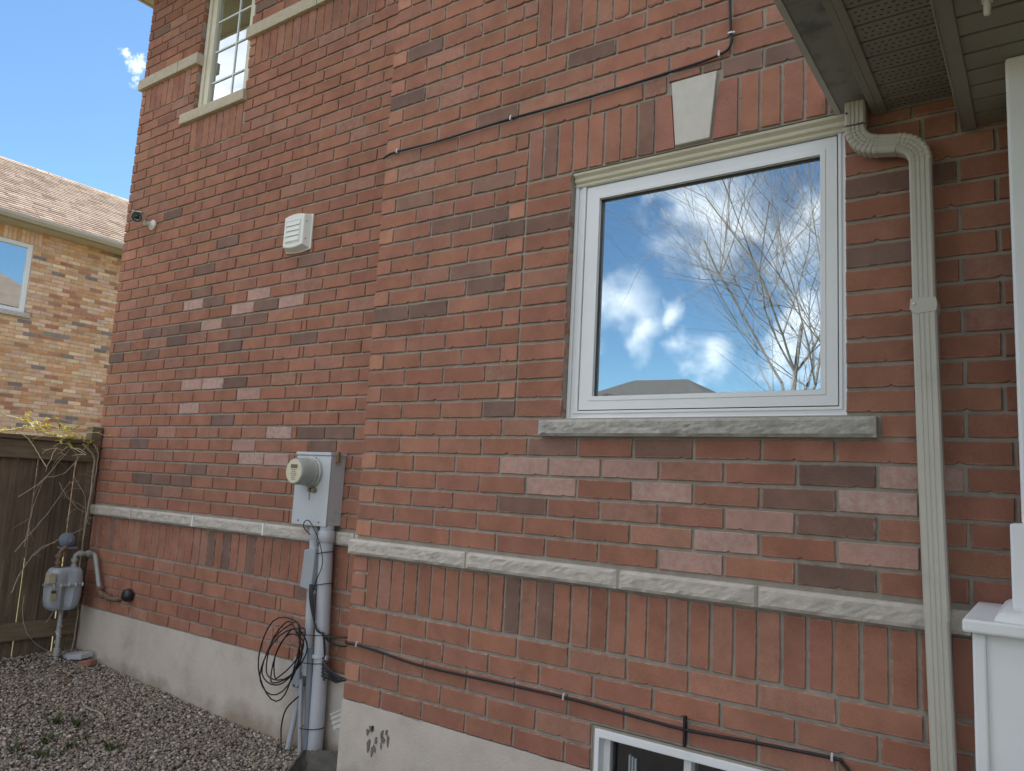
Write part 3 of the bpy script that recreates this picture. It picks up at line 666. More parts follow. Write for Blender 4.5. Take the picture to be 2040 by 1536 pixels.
# roof of our house
ov = .40; ez = 5.53
mb = MB(); mb.box(XL-ov, XR+ov, DL-ov-.3, 8.5+ov, ez, ez+.02); soff = mb.build('soffit', M_STUCCO, house)
mb = MB(); mb.box(XL-ov-.02, XR+ov+.02, DL-ov-.33, DL-ov-.3, ez-.01, ez+.18); mb.box(XL-ov-.02, XR+ov+.02, 8.5+ov, 8.53+ov, ez-.01, ez+.18); mb.box(XL-ov-.03, XL-ov, DL-ov-.3, 8.5+ov, ez-.01, ez+.18); mb.box(XR+ov, XR+ov+.03, DL-ov-.3, 8.5+ov, ez-.01, ez+.18); mb.build('fascia', M_ALU, house)
a, b, c, d_ = XL-ov-.1, XR+ov+.1, DL-ov-.42, 8.5+ov+.1; zr = ez+.18; hr = 2.6; ym = (c+d_)/2
mb = MB(); mb.add([(a, c, zr), (b, c, zr), (b, d_, zr), (a, d_, zr), (a+3.6, ym, zr+hr), (b-3.6, ym, zr+hr)], [(0, 1, 5, 4), (1, 2, 5), (2, 3, 4, 5), (3, 0, 4), (0, 3, 2, 1)]); mb.build('roof', M_ROOFOWN, house)

# unseen wing added right of the porch to shade the lower right wall
mb = MB(); mb.box(5.4, 11.5, -5.2, .1, -.6, 5.5); mb.build('added_shade_wing', M_MORTAR, house)
mb = MB(); mb.add([(5.1, -5.5, 5.5), (11.8, -5.5, 5.5), (11.8, 2, 5.5), (5.1, 2, 5.5), (8.4, -3, 7.6), (8.4, 2, 7.6)], [(0, 1, 4), (1, 2, 5, 4), (2, 3, 5), (3, 0, 4, 5), (0, 3, 2, 1)]); mb.build('roof', M_ROOFOWN, house)  # roof over the added shading wing

# porch roof: gutter, soffit panels, trims
PZ = 2.563; PY = -2.4
mb = MB(); mb.prism([(2.437, -.005, 2.592), (2.552, -.005, 2.585), (2.556, -.005, 2.70), (2.418, -.005, 2.70), (2.405, -.005, 2.665), (2.424, -.005, 2.628)], (0, PY, 0)); gut = mb.build('gutter', M_SOFFIT2, house, bevel=.003)
mb = MB(); mb.box(2.398, 2.425, PY, -.004, 2.683, 2.700); mb.box(2.426, 2.446, PY, -.006, 2.588, 2.5935); mb.build('gutter_lip', M_ALU, gut)
mb = MB(); mb.box(2.556, 2.580, PY, -.003, 2.555, 2.72); mb.box(2.580, 2.606, PY, -.003, 2.555, 2.560); mb.build('fascia', M_SOFFIT, house, bevel=.002)
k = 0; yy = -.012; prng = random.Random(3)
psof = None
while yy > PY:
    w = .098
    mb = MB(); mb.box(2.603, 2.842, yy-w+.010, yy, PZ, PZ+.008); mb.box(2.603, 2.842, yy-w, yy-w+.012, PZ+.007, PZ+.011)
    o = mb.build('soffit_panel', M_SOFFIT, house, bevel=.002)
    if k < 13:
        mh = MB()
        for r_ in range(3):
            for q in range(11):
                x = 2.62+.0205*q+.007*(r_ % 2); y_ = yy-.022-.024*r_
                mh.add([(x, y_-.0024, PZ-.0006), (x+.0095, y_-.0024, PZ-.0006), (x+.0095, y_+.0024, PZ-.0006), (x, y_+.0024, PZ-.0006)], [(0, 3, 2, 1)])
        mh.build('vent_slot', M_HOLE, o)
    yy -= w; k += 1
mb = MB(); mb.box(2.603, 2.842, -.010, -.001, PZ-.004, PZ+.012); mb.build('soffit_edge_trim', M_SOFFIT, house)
mb = MB(); mb.box(2.838, 2.883, PY, -.002, 2.428, 2.60); mb.box(2.836, 2.842, PY, -.003, 2.424, 2.43); beam = mb.build('porch_beam', M_SOFFIT, house, bevel=.003)
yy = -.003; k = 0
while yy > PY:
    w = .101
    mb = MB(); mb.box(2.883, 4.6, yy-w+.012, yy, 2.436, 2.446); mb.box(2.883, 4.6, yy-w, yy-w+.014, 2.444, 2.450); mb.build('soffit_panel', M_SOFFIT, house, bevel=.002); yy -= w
mb = MB(); mb.add([(2.40, PY-.05, 2.70), (4.7, PY-.05, 2.70), (4.7, -.0, 2.70), (2.40, -.0, 2.70), (4.7, PY-.05, 3.02), (4.7, -.0, 3.02)], [(0, 1, 2, 3)[::-1], (0, 4, 5, 3), (0, 1, 4), (3, 5, 2), (1, 2, 5, 4)]); mb.build('porch_roof', M_ROOFOWN, house)

# ------------------------------------------------------------------ ground
def gz(x): return float(np.interp(x, [-3.6, -3.3, -3.04, -2.18, -1.45, -.98, 0, 3], [-.335, -.340, -.388, -.424, -.460, -.468, -.465, -.485]))
xs = [-300, -60, -20, -14]+[-6+i*.25 for i in range(0, 57)]+[12, 20, 60, 300]; ys = [-300, -80, -40, -20, -10, -6, -4, -3, -2, -1, 0, .5, 9, 40, 300]
vs = [(x, y_, gz(x)-.02) for x in xs for y_ in ys]; ny = len(ys)
mb = MB(); mb.add(vs, [(i*ny+j, (i+1)*ny+j, (i+1)*ny+j+1, i*ny+j+1) for i in range(len(xs)-1) for j in range(ny-1)])
g = mb.build('ground', M_LAWN); tag(g, kind='structure')
mb = MB(); gx = [-3.42+i*.16 for i in range(0, 22)]+[.25, .8, 2, 4, 6]
mb.add([(x, y_, gz(x)-.008) for x in gx for y_ in (-4.4, -1.6, -.8, 0, .32)], [(i*5+j, (i+1)*5+j, (i+1)*5+j+1, i*5+j+1) for i in range(len(gx)-1) for j in range(4)])
tag(mb.build('gravel_bed', M_SOIL), kind='structure')
mb = MB(); mb.box(-11, -.8, -9.5, -4.8, -.50, -.470); tag(mb.build('bounce_paving', pm('bounce_concrete', (.33, .31, .28), .9, .08, 3, .3, 60)), kind='structure')  # pale paving added out of view to bounce sunlight onto the wall
mb = MB(); mb.box(-60, 60, -24, -17, -.492, -.478); tag(mb.build('road', M_DRIVE), kind='structure')
# pebbles
rs = np.random.RandomState(3); NP = 40000
px = rs.uniform(-3.38, .02, NP); py = rs.uniform(-1.5, .288, NP); sz = rs.gamma(7, .00080, NP)+.0022
keep = ~((px > -.02) & (py > -.02)); px, py, sz = px[keep], py[keep], sz[keep]; NP = len(px)
ph = (1+5**.5)/2; ico = np.array([(-1, ph, 0), (1, ph, 0), (-1, -ph, 0), (1, -ph, 0), (0, -1, ph), (0, 1, ph), (0, -1, -ph), (0, 1, -ph), (ph, 0, -1), (ph, 0, 1), (-ph, 0, -1), (-ph, 0, 1)])/1.902
icf = np.array([(0, 11, 5), (0, 5, 1), (0, 1, 7), (0, 7, 10), (0, 10, 11), (1, 5, 9), (5, 11, 4), (11, 10, 2), (10, 7, 6), (7, 1, 8), (3, 9, 4), (3, 4, 2), (3, 2, 6), (3, 6, 8), (3, 8, 9), (4, 9, 5), (2, 4, 11), (6, 2, 10), (8, 6, 7), (9, 8, 1)])
sc = np.stack([sz*rs.uniform(.9, 1.5, NP), sz*rs.uniform(.8, 1.2, NP), sz*rs.uniform(.55, .9, NP)], -1)
A = rs.normal(size=(NP, 3)); A[:, 2] = np.abs(A[:, 2])+1.2; A /= np.linalg.norm(A, axis=1, keepdims=True)
th = rs.uniform(0, 2*np.pi, NP); T = np.stack([np.cos(th), np.sin(th), np.zeros(NP)], -1); T -= A*(T*A).sum(1, keepdims=True); T /= np.linalg.norm(T, axis=1, keepdims=True); B = np.cross(A, T)
loc = ico[None]*sc[:, None]*(1+rs.uniform(-.16, .16, (NP, 12, 1)))
pv = loc[..., 0:1]*T[:, None]+loc[..., 1:2]*B[:, None]+loc[..., 2:3]*A[:, None]
gzv = np.interp(px, [-3.6, -3.3, -3.04, -2.18, -1.45, -.98, 0, 3], [-.335, -.340, -.388, -.424, -.460, -.468, -.465, -.485])
pv += np.stack([px, py, gzv+rs.uniform(-.006, .009, NP)], -1)[:, None]
pal = np.array([(.31, .27, .22), (.22, .19, .16), (.40, .36, .30), (.25, .19, .145), (.16, .145, .13), (.31, .245, .19), (.19, .19, .19), (.50, .46, .40), (.12, .10, .085)])
pc = pal[rs.choice(len(pal), NP, p=[.2, .2, .12, .14, .1, .1, .06, .03, .05])]*rs.uniform(.75, 1.15, (NP, 1))
o = npmesh('gravel', pv.reshape(-1, 3), (icf[None]+(np.arange(NP)*12)[:, None, None]).ravel(), 3, M_PEB, np.concatenate([np.repeat(pc, 12, 0), np.ones((NP*12, 1))], 1))
tag(o, 'grey brown pea gravel bed below the foundation', 'gravel', kind='stuff')

# ------------------------------------------------------------------ neighbour's house beyond the fence
NX = -13.0
nb = thing('brick_house', (NX-3, 4, -.5), 'mottled tan and orange brick house with beige shingle roof beyond the fence', 'house')
FN = Matrix.Translation((NX, -4, 0)) @ Matrix.Rotation(R(90), 4, 'Z')    # local x runs along +y, front faces +x
NW = (1.62, 3.30, 3.965, 5.315)      # window opening in y and z
mb = MB()
for (a, b, c, d_) in [(-4, NW[0], -.6, 5.72), (NW[1], 11, -.6, 5.72), (NW[0], NW[1], -.6, NW[2]), (NW[0], NW[1], NW[3], 5.72)]: mb.box(NX-.1, NX-.008, a, b, c, d_)
nwall = mb.build('wall', M_MORTAR2, nb)
mb = MB(); mb.box(NX-7, NX-.1, -4, -3.9, -.6, 5.72); mb.box(NX-7, NX-.1, 10.9, 11, -.6, 5.72); mb.box(NX-7.1, NX-7, -4, 11, -.6, 5.72); mb.build('wall', M_MORTAR2, nb)
PALN = [((.68, .43, .25), 28), ((.76, .56, .38), 17), ((.58, .31, .165), 24), ((.44, .21, .13), 11), ((.24, .21, .20), 6), ((.70, .46, .34), 16)]
NB = BrickSet('neighbour'); nr = random.Random(9)
nc = .0762; nl = .248
def ncol():
    c = nr.choices([p[0] for p in PALN], [p[1] for p in PALN])[0]; k = nr.uniform(.85, 1.12); return (c[0]*k, c[1]*k, c[2]*k, nr.choice((1, 1, .8)))
for i in range(int(6.2/nc)):
    z0 = -.5+i*nc; z1 = z0+nc
    if z1 > 5.66: break
    bl = []
    if NW[2]-.08 < (z0+z1)/2 < NW[3]: bl = [(NW[0]+4, NW[1]+4)]
    if NW[2]-.09 < (z0+z1)/2 < NW[2]: bl = [(NW[0]+3.9, NW[1]+4.1)]
    if NW[3] < (z0+z1)/2 < NW[3]+.25: bl = [(NW[0]+3.85, NW[1]+4.15)]
    for a, b in split([nl*k+(i % 2)*nl/2+(i % 3)*.01 for k in range(62)], 0, 15, bl):
        if z1 < 1.1 and i % 2 and False: continue
        NB.add(a+.005, b-.005, z0+.005, z1-.005, FN, ncol(), nwall, .06)
k = 0
x = NW[0]+3.85
while x < NW[1]+4.1: NB.add(x+.004, x+nc-.004, NW[3]+.01, NW[3]+.25, FN, ncol(), nwall, .06, 'soldier_brick'); x += nc
NB.finish(300, nb)
mb = MB(); mb.box(NX-.05, NX+.05, NW[0]-.1, NW[1]+.1, NW[2]-.085, NW[2]-.005); mb.build('window_sill', M_STONE, nb)
def yring(mb, o, i, x0, x1):
    t = MB(); t.ring(o, i, x0, x1); mb.add([(-y, x, z) for x, y, z in t.v], [f[::-1] for f in t.f][::1])
mb = MB(); t = MB(); t.ring((NW[0], NW[1], NW[2], NW[3]), (NW[0]+.075, NW[1]-.075, NW[2]+.075, NW[3]-.075), 0, .07); mb.add([(NX-.0-y_, x, z) for x, y_, z in t.v], t.f); nwn = mb.build('window', M_WHITE, nb, bevel=.006)
mb = MB(); mb.box(NX-.045, NX-.04, NW[0]+.06, NW[1]-.06, NW[2]+.06, NW[3]-.06); mb.build('pane', M_GLASS, nwn)
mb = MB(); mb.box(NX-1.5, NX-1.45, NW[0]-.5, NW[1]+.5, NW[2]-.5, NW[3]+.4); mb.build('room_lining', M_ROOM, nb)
# eaves and roof
mb = MB(); mb.box(NX-.1, NX+.42, -4.4, 11.4, 5.60, 5.62); mb.build('soffit', M_STUCCO, nb)
mb = MB(); mb.prism([(NX+.40, -4.4, 5.60), (NX+.50, -4.4, 5.60), (NX+.54, -4.4, 5.66), (NX+.53, -4.4, 5.72), (NX+.40, -4.4, 5.72)], (0, 15.8, 0)); mb.build('gutter', M_SOFFIT2 if False else pm('taupe_gutter', (.42, .38, .31), .5, .05, 4), nb)
pitch = R(33); X0, Z0 = NX+.47, 5.70; RX = -15.75; L_ = (X0-RX)/math.cos(pitch); nrow = int(L_/.135)
ux = Vector((-math.cos(pitch), 0, math.sin(pitch))); un = Vector((math.sin(pitch), 0, math.cos(pitch)))
V = []; F = []; Cc = []
for i in range(nrow+1):
    yv = -4.5-nr.random()*.3
    while yv < 11.5:
        w = nr.choice((.17, .22, .30, .34)); a = Vector((X0, 0, Z0))+ux*(.135*i); t1 = .013+nr.uniform(0, .009)
        y0, y1 = yv+.003, min(yv+w-.003, 11.6); k = len(V)
        for s_, h in ((0, 0), (0, t1), (.155, .004)):
            for y_ in (y0, y1): p = a+ux*s_+un*h; V.append((p.x, y_, p.z))
        F += [k, k+1, k+3, k+2, k+2, k+3, k+5, k+4]
        b = nr.uniform(.86, 1.08); c = nr.choice(((.56, .42, .32), (.60, .46, .355), (.52, .385, .29), (.44, .32, .24))); Cc += [(c[0]*b, c[1]*b, c[2]*b, 1)]*6
        yv += w
o = npmesh('shingles', V, F, 4, M_SHINGLE, Cc); o.parent = nb; o.location = -ORG[nb]; o['kind'] = 'stuff'
mb = MB(); zr_ = Z0+(X0-RX)*math.tan(pitch)
mb.add([(X0, -4.5, Z0-.02), (X0, 11.5, Z0-.02), (RX, 11.5, zr_-.02), (RX, -4.5, zr_-.02), (2*RX-X0, 11.5, Z0), (2*RX-X0, -4.5, Z0)], [(0, 1, 2, 3), (3, 2, 4, 5), (0, 3, 5), (1, 4, 2), (0, 5, 4, 1)]); mb.build('roof', M_ROOFOWN, nb)
yv = -4.5; mb = MB()
while yv < 11.5: mb.add([(RX+.13, yv, zr_-.075), (RX+.13, yv+.29, zr_-.075), (RX, yv+.29, zr_+.022), (RX, yv, zr_+.022+nr.uniform(0, .012)), (RX-.13, yv+.29, zr_-.075), (RX-.13, yv, zr_-.075)], [(0, 1, 2, 3), (3, 2, 4, 5)]); yv += .28
mb.build('ridge_cap', pm('ridge_shingle', (.40, .29, .2), .95, .2, 8), nb)

# ------------------------------------------------------------------ wooden fence between the houses
FX = -3.40
fence = thing('wooden_fence', (FX, -1.5, -.38), 'weathered brown board fence meeting the far corner of the brick wall', 'fence')
fr = random.Random(2); yv = .255; i = 0
while yv > -3.6:
    w = .134; x0 = FX-.022+fr.uniform(-.004, .004); z1 = 1.20; z0 = -.42
    mb = MB(); mb.prism([(x0, yv-w, z0), (x0+.019, yv-w, z0), (x0+.019, yv-w, z1), (x0, yv-w, z1)], (0, w, 0)); mb.build('board', M_WOOD, fence, bevel=.002)
    yv -= w+fr.uniform(.004, .011); i += 1
for (z0, z1, x0, x1) in ((1.148, 1.292, FX-.002, FX+.036), (-.215, -.085, FX-.002, FX+.036)):
    mb = MB(); mb.box(x0, x1, -3.6, .262, z0, z1); mb.build('rail', M_WOOD2, fence, bevel=.004)
mb = MB(); mb.box(FX-.06, FX+.06, -3.6, .20, 1.293, 1.328); mb.build('cap_rail', M_WOOD2, fence, bevel=.005)
mb = MB(); mb.box(FX-.085, FX+.012, .206, .29, -.5, 1.44); mb.build('post', M_WOOD2, fence, bevel=.004)

# ------------------------------------------------------------------ vine over the fence
vine = thing('climbing_vine', (-3.33, .25, -.37), 'bare climbing vine with yellow-green buds trailing over the fence top', 'vine')
VN = [[(-.487, 1.326), (-.39, 1.361), (-.289, 1.39), (-.176, 1.354), (-.101, 1.337), (.053, 1.333)], [(-.486, 1.345), (-.385, 1.35), (-.267, 1.276), (-.179, 1.148), (-.143, 1.091)], [(-.305, 1.381), (-.138, 1.348), (-.017, 1.31), (.024, 1.248)], [(-.034, 1.407), (.055, 1.345), (-.062, 1.34), (-.174, 1.345)],
      [(-.298, .856), (-.164, .975), (-.039, 1.144), (.025, 1.24)], [(-.133, 1.014), (.01, 1.06), (.138, 1.269), (.211, 1.323)], [(-.225, .482), (-.199, .745), (-.17, .878), (-.133, 1.014)], [(-.272, .446), (-.187, .593), (-.049, .784), (.057, .991)], [(.023, 1.26), (.09, 1.184), (.091, 1.024), (.18, .868), (.22, .587)],
      [(.116, 1.287), (.21, 1.195), (.225, 1.073), (.215, .889), (.215, .587), (.22, .229), (.235, -.091), (.24, -.36)], [(-.162, .125), (-.16, -.004), (-.108, -.164), (.015, -.291), (.149, -.335), (.22, -.33)], [(-.018, .98), (.053, .864), (.162, .767), (.214, .747)], [(.2, 1.317), (.235, 1.239), (.24, 1.116), (.236, .829), (.23, .667)],
      [(-.163, .405), (-.031, .495), (.146, .589), (.22, .627)], [(-.269, .152), (-.189, .331), (-.101, .478), (.004, .513)], [(.181, .312), (.128, .122), (.008, -.096)]]
vr = random.Random(6); allp = []
for k, s_ in enumerate(VN):
    P = catmull([(-3.335+vr.uniform(-.012, .03)+(.0 if z < 1.29 else -.02), y_, z) for y_, z in s_], 6)
    r0 = .0085 if k == 9 else vr.uniform(.0030, .0052); n = len(P)
    mb = MB(); mb.tube([p+Vector((vr.uniform(-.003, .003), vr.uniform(-.003, .003), vr.uniform(-.003, .003))) for p in P], [r0*(1-.45*i/n) for i in range(n)], 6); mb.build('stem', M_VINE_LIT if k < 4 else M_VINE, vine, smooth=True); allp.append((k, P))
# tangled side shoots
for k in range(70):
    kk, P = vr.choice(allp); p = vr.choice(P); top = p.z > 1.2
    d = Vector((vr.uniform(-.3, .5), vr.uniform(-1, 1), vr.uniform(-.5, .6) if not top else vr.uniform(-.25, .35))).normalized(); L2 = vr.uniform(.05, .22); Q = [p]
    for i in range(4): d = (d+Vector((vr.uniform(-.2, .3), vr.uniform(-.4, .4), vr.uniform(-.4, .3)))).normalized(); q = Q[-1]+d*L2/4; q.x = max(q.x, FX+.04); q.y = min(q.y, .26); Q.append(q)
    mb = MB(); mb.tube(Q, [.0022, .002, .0018, .0015, .001], 5); mb.build('shoot', M_VINE_LIT if top else M_VINE, vine, smooth=True)
    if top: allp.append((99, Q))
nbud = 0
for kk, P in allp:
    for p in P:
        if p.z > 1.25 and vr.random() < .6 and nbud < 150:
            mb = MB()
            for j in range(3):
                d = Vector((vr.uniform(-1, 1), vr.uniform(-1, 1), vr.uniform(.1, 1.2))).normalized(); s2 = d.orthogonal().normalized()*vr.uniform(.004, .008); l = vr.uniform(.012, .026); u2 = d.cross(s2)*.5
                mb.add([p, p+d*l*.5+s2+u2, p+d*l, p+d*l*.5-s2+u2, p+d*l*.5-u2], [(0, 1, 2), (0, 2, 3), (0, 4, 1), (0, 3, 4), (4, 2, 1), (4, 3, 2)])
            mb.build('bud', M_BUD, vine); nbud += 1

# ------------------------------------------------------------------ gas meter
gm = thing('gas_meter', (-3.2, .06, -.38), 'grey twin-lobed gas meter on rusty pipes by the fence corner', 'gas meter')
def lobes(mb, zs, x_c=-3.2):
    n = 40; vs = []
    for z, s_, dp in zs:
        for j in range(n):
            a = 2*math.pi*j/n; yv = math.copysign(abs(math.cos(a))**.55, math.cos(a))*.128; xv = math.copysign(abs(math.sin(a))**.6, math.sin(a))*.078
            groove = 1-dp*math.exp(-(yv/.022)**2)
            vs.append((x_c+xv*s_*groove, .045+yv*s_, z))
    mb.add(vs, [(i*n+j, i*n+(j+1) % n, (i+1)*n+(j+1) % n, (i+1)*n+j) for i in range(len(zs)-1) for j in range(n)]+[tuple(range(n))[::-1], tuple((len(zs)-1)*n+j for j in range(n))])
mb = MB(); lobes(mb, [(.012, .55, .3), (.022, .74, .42), (.05, .9, .5), (.10, .97, .5), (.19, 1, .42), (.196, 1, .3)]); mb.build('lower_body', M_GASG, gm, smooth=True)
mb = MB(); lobes(mb, [(.196, 1.06, .1), (.202, 1.07, .1), (.209, 1.07, .1), (.214, 1.0, .1)]); mb.build('flange', M_GASP, gm, smooth=True)
mb = MB(); lobes(mb, [(.212, 1, .25), (.25, .98, .25), (.30, .93, .2), (.325, .82, .1), (.332, .7, 0)]); mb.build('upper_body', M_GASG, gm, smooth=True)
mb = MB()
for yv in (-.06, -.01, .05, .10, .15): mb.lathe((-3.118, yv, .195), (0, 0, 1), [(.006, 0), (.006, .022), (.003, .026)], 8)
mb.build('bolt', M_CLIP, gm)
mb = MB(); mb.obox((-3.135, -.085, .265), (.032, 0, 0), (0, .026, 0), (0, 0, .036)); mb.build('index_box', pm('index_cover', (.42, .37, .27), .4, .15, 30), gm, bevel=.005)
mb = MB(); mb.obox((-3.116, -.058, .14), (.0015, 0, 0), (0, .022, 0), (0, 0, .042)); lab = mb.build('label_plate', pm('label_yellow', (.34, .33, .20), .6, .2, 90), gm)
mb = MB(); mb.obox((-3.1135, -.058, .163), (.0012, 0, 0), (0, .017, 0), (0, 0, .011)); mb.build('label_print', M_INK, lab)
mb = MB(); mb.tube(catmull([(-3.2, .105, .325), (-3.2, .105, .40), (-3.2, .115, .425), (-3.2, .14, .432), (-3.2, .20, .43), (-3.195, .235, .428), (-3.18, .25, .41), (-3.14, .25, .34), (-3.06, .25, .185)], 5), .017, 12)
for p, ax in (((-3.2, .105, .335), (0, 0, 1)), ((-3.2, .105, .385), (0, 0, 1)), ((-3.2, .145, .432), (0, 1, 0)), ((-3.2, .205, .43), (0, 1, 0))): mb.lathe(p, ax, [(.019, -.014), (.025, -.012), (.025, .012), (.019, .014)], 12)
mb.build('outlet_pipe', M_GASP, gm, smooth=True)
mb = MB(); mb.tube(catmull([(-3.06, .25, .19), (-3.05, .25, .155), (-3.0, .25, .135), (-2.95, .252, .128), (-2.86, .255, .12), (-2.82, .27, .12), (-2.81, .33, .122)], 5), .018, 12)
for p, ax in (((-3.052, .25, .175), (.3, 0, 1)), ((-2.98, .25, .132), (1, 0, 0)), ((-2.90, .253, .124), (1, 0, 0))): mb.lathe(p, ax, [(.02, -.016), (.026, -.013), (.026, .013), (.02, .016)], 12)
mb.build('rusty_elbow_pipe', M_RUST, gm, smooth=True)
mb = MB(); mb.tube(catmull([(-3.2, -.015, .325), (-3.2, -.015, .40), (-3.2, -.01, .44), (-3.2, .01, .47), (-3.2, .03, .485)], 5), .017, 12)
for z in (.335, .37, .42): mb.lathe((-3.2, -.013, z), (0, 0, 1), [(.02, -.012), (.027, -.009), (.027, .009), (.02, .012)], 10)
mb.build('inlet_pipe', M_RUST, gm, smooth=True)
mb = MB(); mb.lathe((-3.25, .055, .535), (1, -.15, .12), [(.045, -.02), (.058, -.015), (.058, .0), (.05, .004), (.05, .018), (.036, .022), (.036, .034), (.02, .038), (.02, .05)], 22); mb.obox((-3.24, .06, .478), (.05, 0, 0), (0, .055, 0), (0, 0, .006)); mb.build('regulator', pm('regulator_grey', (.15, .18, .23), .5, .1, 12), gm, smooth=True)
mb = MB(); mb.tube([(-3.215, .06, .03), (-3.215, .06, -.12), (-3.2, .058, -.20), (-3.19, .055, -.40)], .0165, 12); mb.lathe((-3.195, .056, -.30), (0, 0, 1), [(.019, -.03), (.024, -.026), (.024, .02), (.019, .03)], 12); mb.build('riser_pipe', M_GASP, gm, smooth=True)
mb = MB(); mb.tube([(-3.21+.02*math.cos(a), .06+.02*math.sin(a), -.10-.012*a) for a in [i*.6 for i in range(20)]], .0022, 5); mb.build('tracer_wire', M_WHITEP, gm)
mb = MB(); mb.lathe((-2.668, DL-.002, .168), (0, -1, 0), [(.034, 0), (.046, .012), (.05, .03), (.044, .052), (.026, .066), (.012, .07)], 18)
rootmesh(mb, 'vent_cap', M_BLACKP, (-2.668, DL, .168), 'round black vent cap on the brick beside the gas pipe', 'vent cap', smooth=True)

# ------------------------------------------------------------------ electric meter box, conduits, telecom boxes
em = thing('electric_meter', (-.6, DL, .83), 'grey electric meter box with round glass meter on the recessed wall', 'electric meter')
bx0, bx1, by, bz0, bz1 = -.752, -.448, .178, .838, 1.268
mb = MB(); mb.box(bx0, bx1, by+.006, DL-.002, bz0, bz1); encl = mb.build('enclosure', M_BOX, em, bevel=.004)
mb = MB(); mb.box(bx0-.003, bx1+.003, by, by+.006, bz0-.004, bz1-.02); mb.build('cover', M_BOX, em, bevel=.002)
mb = MB(); mb.box(bx0-.006, bx1+.005, by-.006, DL-.002, bz1-.014, bz1+.004); mb.build('rain_lip', M_BOX, em, bevel=.002)
mx_, mz = -.603, 1.15
mb = MB(); mb.lathe((mx_, by, mz), (0, -1, 0), [(.094, 0), (.096, .008), (.094, .018), (.086, .022), (.086, .03), (.09, .034), (.088, .04)], 32); mb.build('socket_ring', pm('ring_metal', (.45, .45, .42), .35, .1, 20, metal=.3), em, smooth=True)
mb = MB(); mb.lathe((mx_, by-.04, mz), (0, -1, 0), [(.082, 0), (.081, .05), (.078, .085), (.074, .094), (.068, .097)], 32); mb.build('meter_body', M_METERG, em, smooth=True)
mb = MB(); mb.lathe((mx_, by-.137, mz), (0, -1, 0), [(.070, 0), (.070, .002)], 32); mface = mb.build('meter_face', M_FACE, em)
mb = MB(); mb.box(mx_-.028, mx_+.03, by-.1405, by-.1388, mz+.018, mz+.040); mb.build('display', pm('display_brown', (.15, .10, .06), .3, .05, 9), mface)
mb = MB()
for k, (w, zz) in enumerate(((.05, .008), (.034, -.003), (.054, -.013), (.046, -.024), (.03, -.036), (.036, -.047))):
    x = mx_-w/2
    while x < mx_+w/2: l = srng.uniform(.004, .010); mb.box(x, min(x+l, mx_+w/2), by-.1402, by-.139, mz+zz-.0017, mz+zz+.0017); x += l+.003
mb.build('printing', M_INK, mface)
mb = MB(); mb.box(mx_-.01, mx_+.055, by-.012, by, mz-.118, mz-.096); mb.lathe((mx_+.005, by-.01, mz-.107), (0, -1, 0), [(.012, 0), (.012, .012)], 10); mb.lathe((mx_+.042, by-.01, mz-.105), (0, -1, 0), [(.014, 0), (.014, .014)], 10); mb.build('seal_bracket', M_BRASS, em, bevel=.002)
mb = MB(); mb.box(mx_-.012, mx_-.004, by-.004, by-.001, mz-.165, mz-.118); mb.build('tag', M_TEL, em)
mb = MB(); mb.box(bx1-.002, bx1+.02, .215, .235, bz1-.05, bz1+.012); mb.tube([(bx1+.012, .225, bz1-.04), (bx1+.018, .215, bz1-.055), (bx1+.016, .2, bz1-.05)], .005, 6); mb.build('padlock_hasp', M_BRASS, em, bevel=.002)
mb = MB()
for r_ in (.014, .024, .034): mb.tube([(bx1+.001, .24+r_*math.cos(a), .898+r_*math.sin(a)) for a in [i*2*math.pi/20 for i in range(21)]], .0016, 5)
mb.build('knockout', M_BOX, em)
for x in (bx0+.06, bx1-.06): mb = MB(); mb.lathe((x, by, bz0+.02), (0, -1, 0), [(.005, 0), (.005, .004)], 8); mb.build('screw', M_BRASS, em)
GR = 'conduits and sheaths under the meter box'
def conduit(name, pts, r, mat, label, collars=(), n=16):
    t = thing(name, pts[-1], label, 'conduit', GR); mb = MB(); mb.tube(pts, r, n); mb.build('pipe', mat, t, smooth=True)
    for p, rr, h in collars: mb = MB(); mb.lathe(p, (0, 0, 1), [(rr*.94, -h), (rr, -h+.004), (rr, h-.004), (rr*.94, h)], n); mb.build('collar', M_PVC, t, smooth=True)
    return t
conduit('conduit', [(-.481, .225, .84), (-.478, .225, .72), (-.438, .225, .1), (-.425, .225, -.50)], .0425, M_PVC, 'thick light grey conduit running from the meter box to the ground', [((-.480, .225, .775), .050, .034)], 20)
conduit('conduit', [(-.600, .235, .84), (-.598, .235, .74), (-.563, .24, .0), (-.563, .24, -.03)], .0285, M_PVC, 'slim grey conduit behind the grey telecom box', [((-.598, .235, .785), .034, .035), ((-.564, .24, .012), .034, .03)])
conduit('conduit', [(-.530, .225, .128), (-.505, .225, -.25), (-.495, .225, -.5)], .0225, M_PVC2, 'short dark grey conduit strapped beside the thick one', n=14)
conduit('conduit', [(-.566, .20, -.05), (-.548, .20, -.25), (-.522, .205, -.5)], .0125, M_TEL, 'thin blue-grey conduit ending under the coiled cable', n=12)
conduit('conduit', [(-.628, .25, -.10), (-.636, .245, -.22), (-.652, .235, -.36), (-.665, .225, -.50)], .0165, M_PVC, 'paint-spattered grey conduit stub leaning at the gravel edge', n=12)
tb = thing('telecom_box', (-.55, .17, .47), 'grey plastic telecom box tilted on the slim conduit', 'telecom box')
mb = MB(); mb.prism([(-.600, .165, .690), (-.500, .165, .712), (-.512, .165, .462), (-.612, .165, .474)][::-1], (0, .045, 0)); mb.build('lid', M_TEL, tb, bevel=.006)
mb = MB(); mb.prism([(-.592, .21, .70), (-.468, .21, .722), (-.482, .21, .47), (-.606, .21, .47)][::-1], (0, .03, 0)); mb.build('base', M_TEL, tb, bevel=.005)
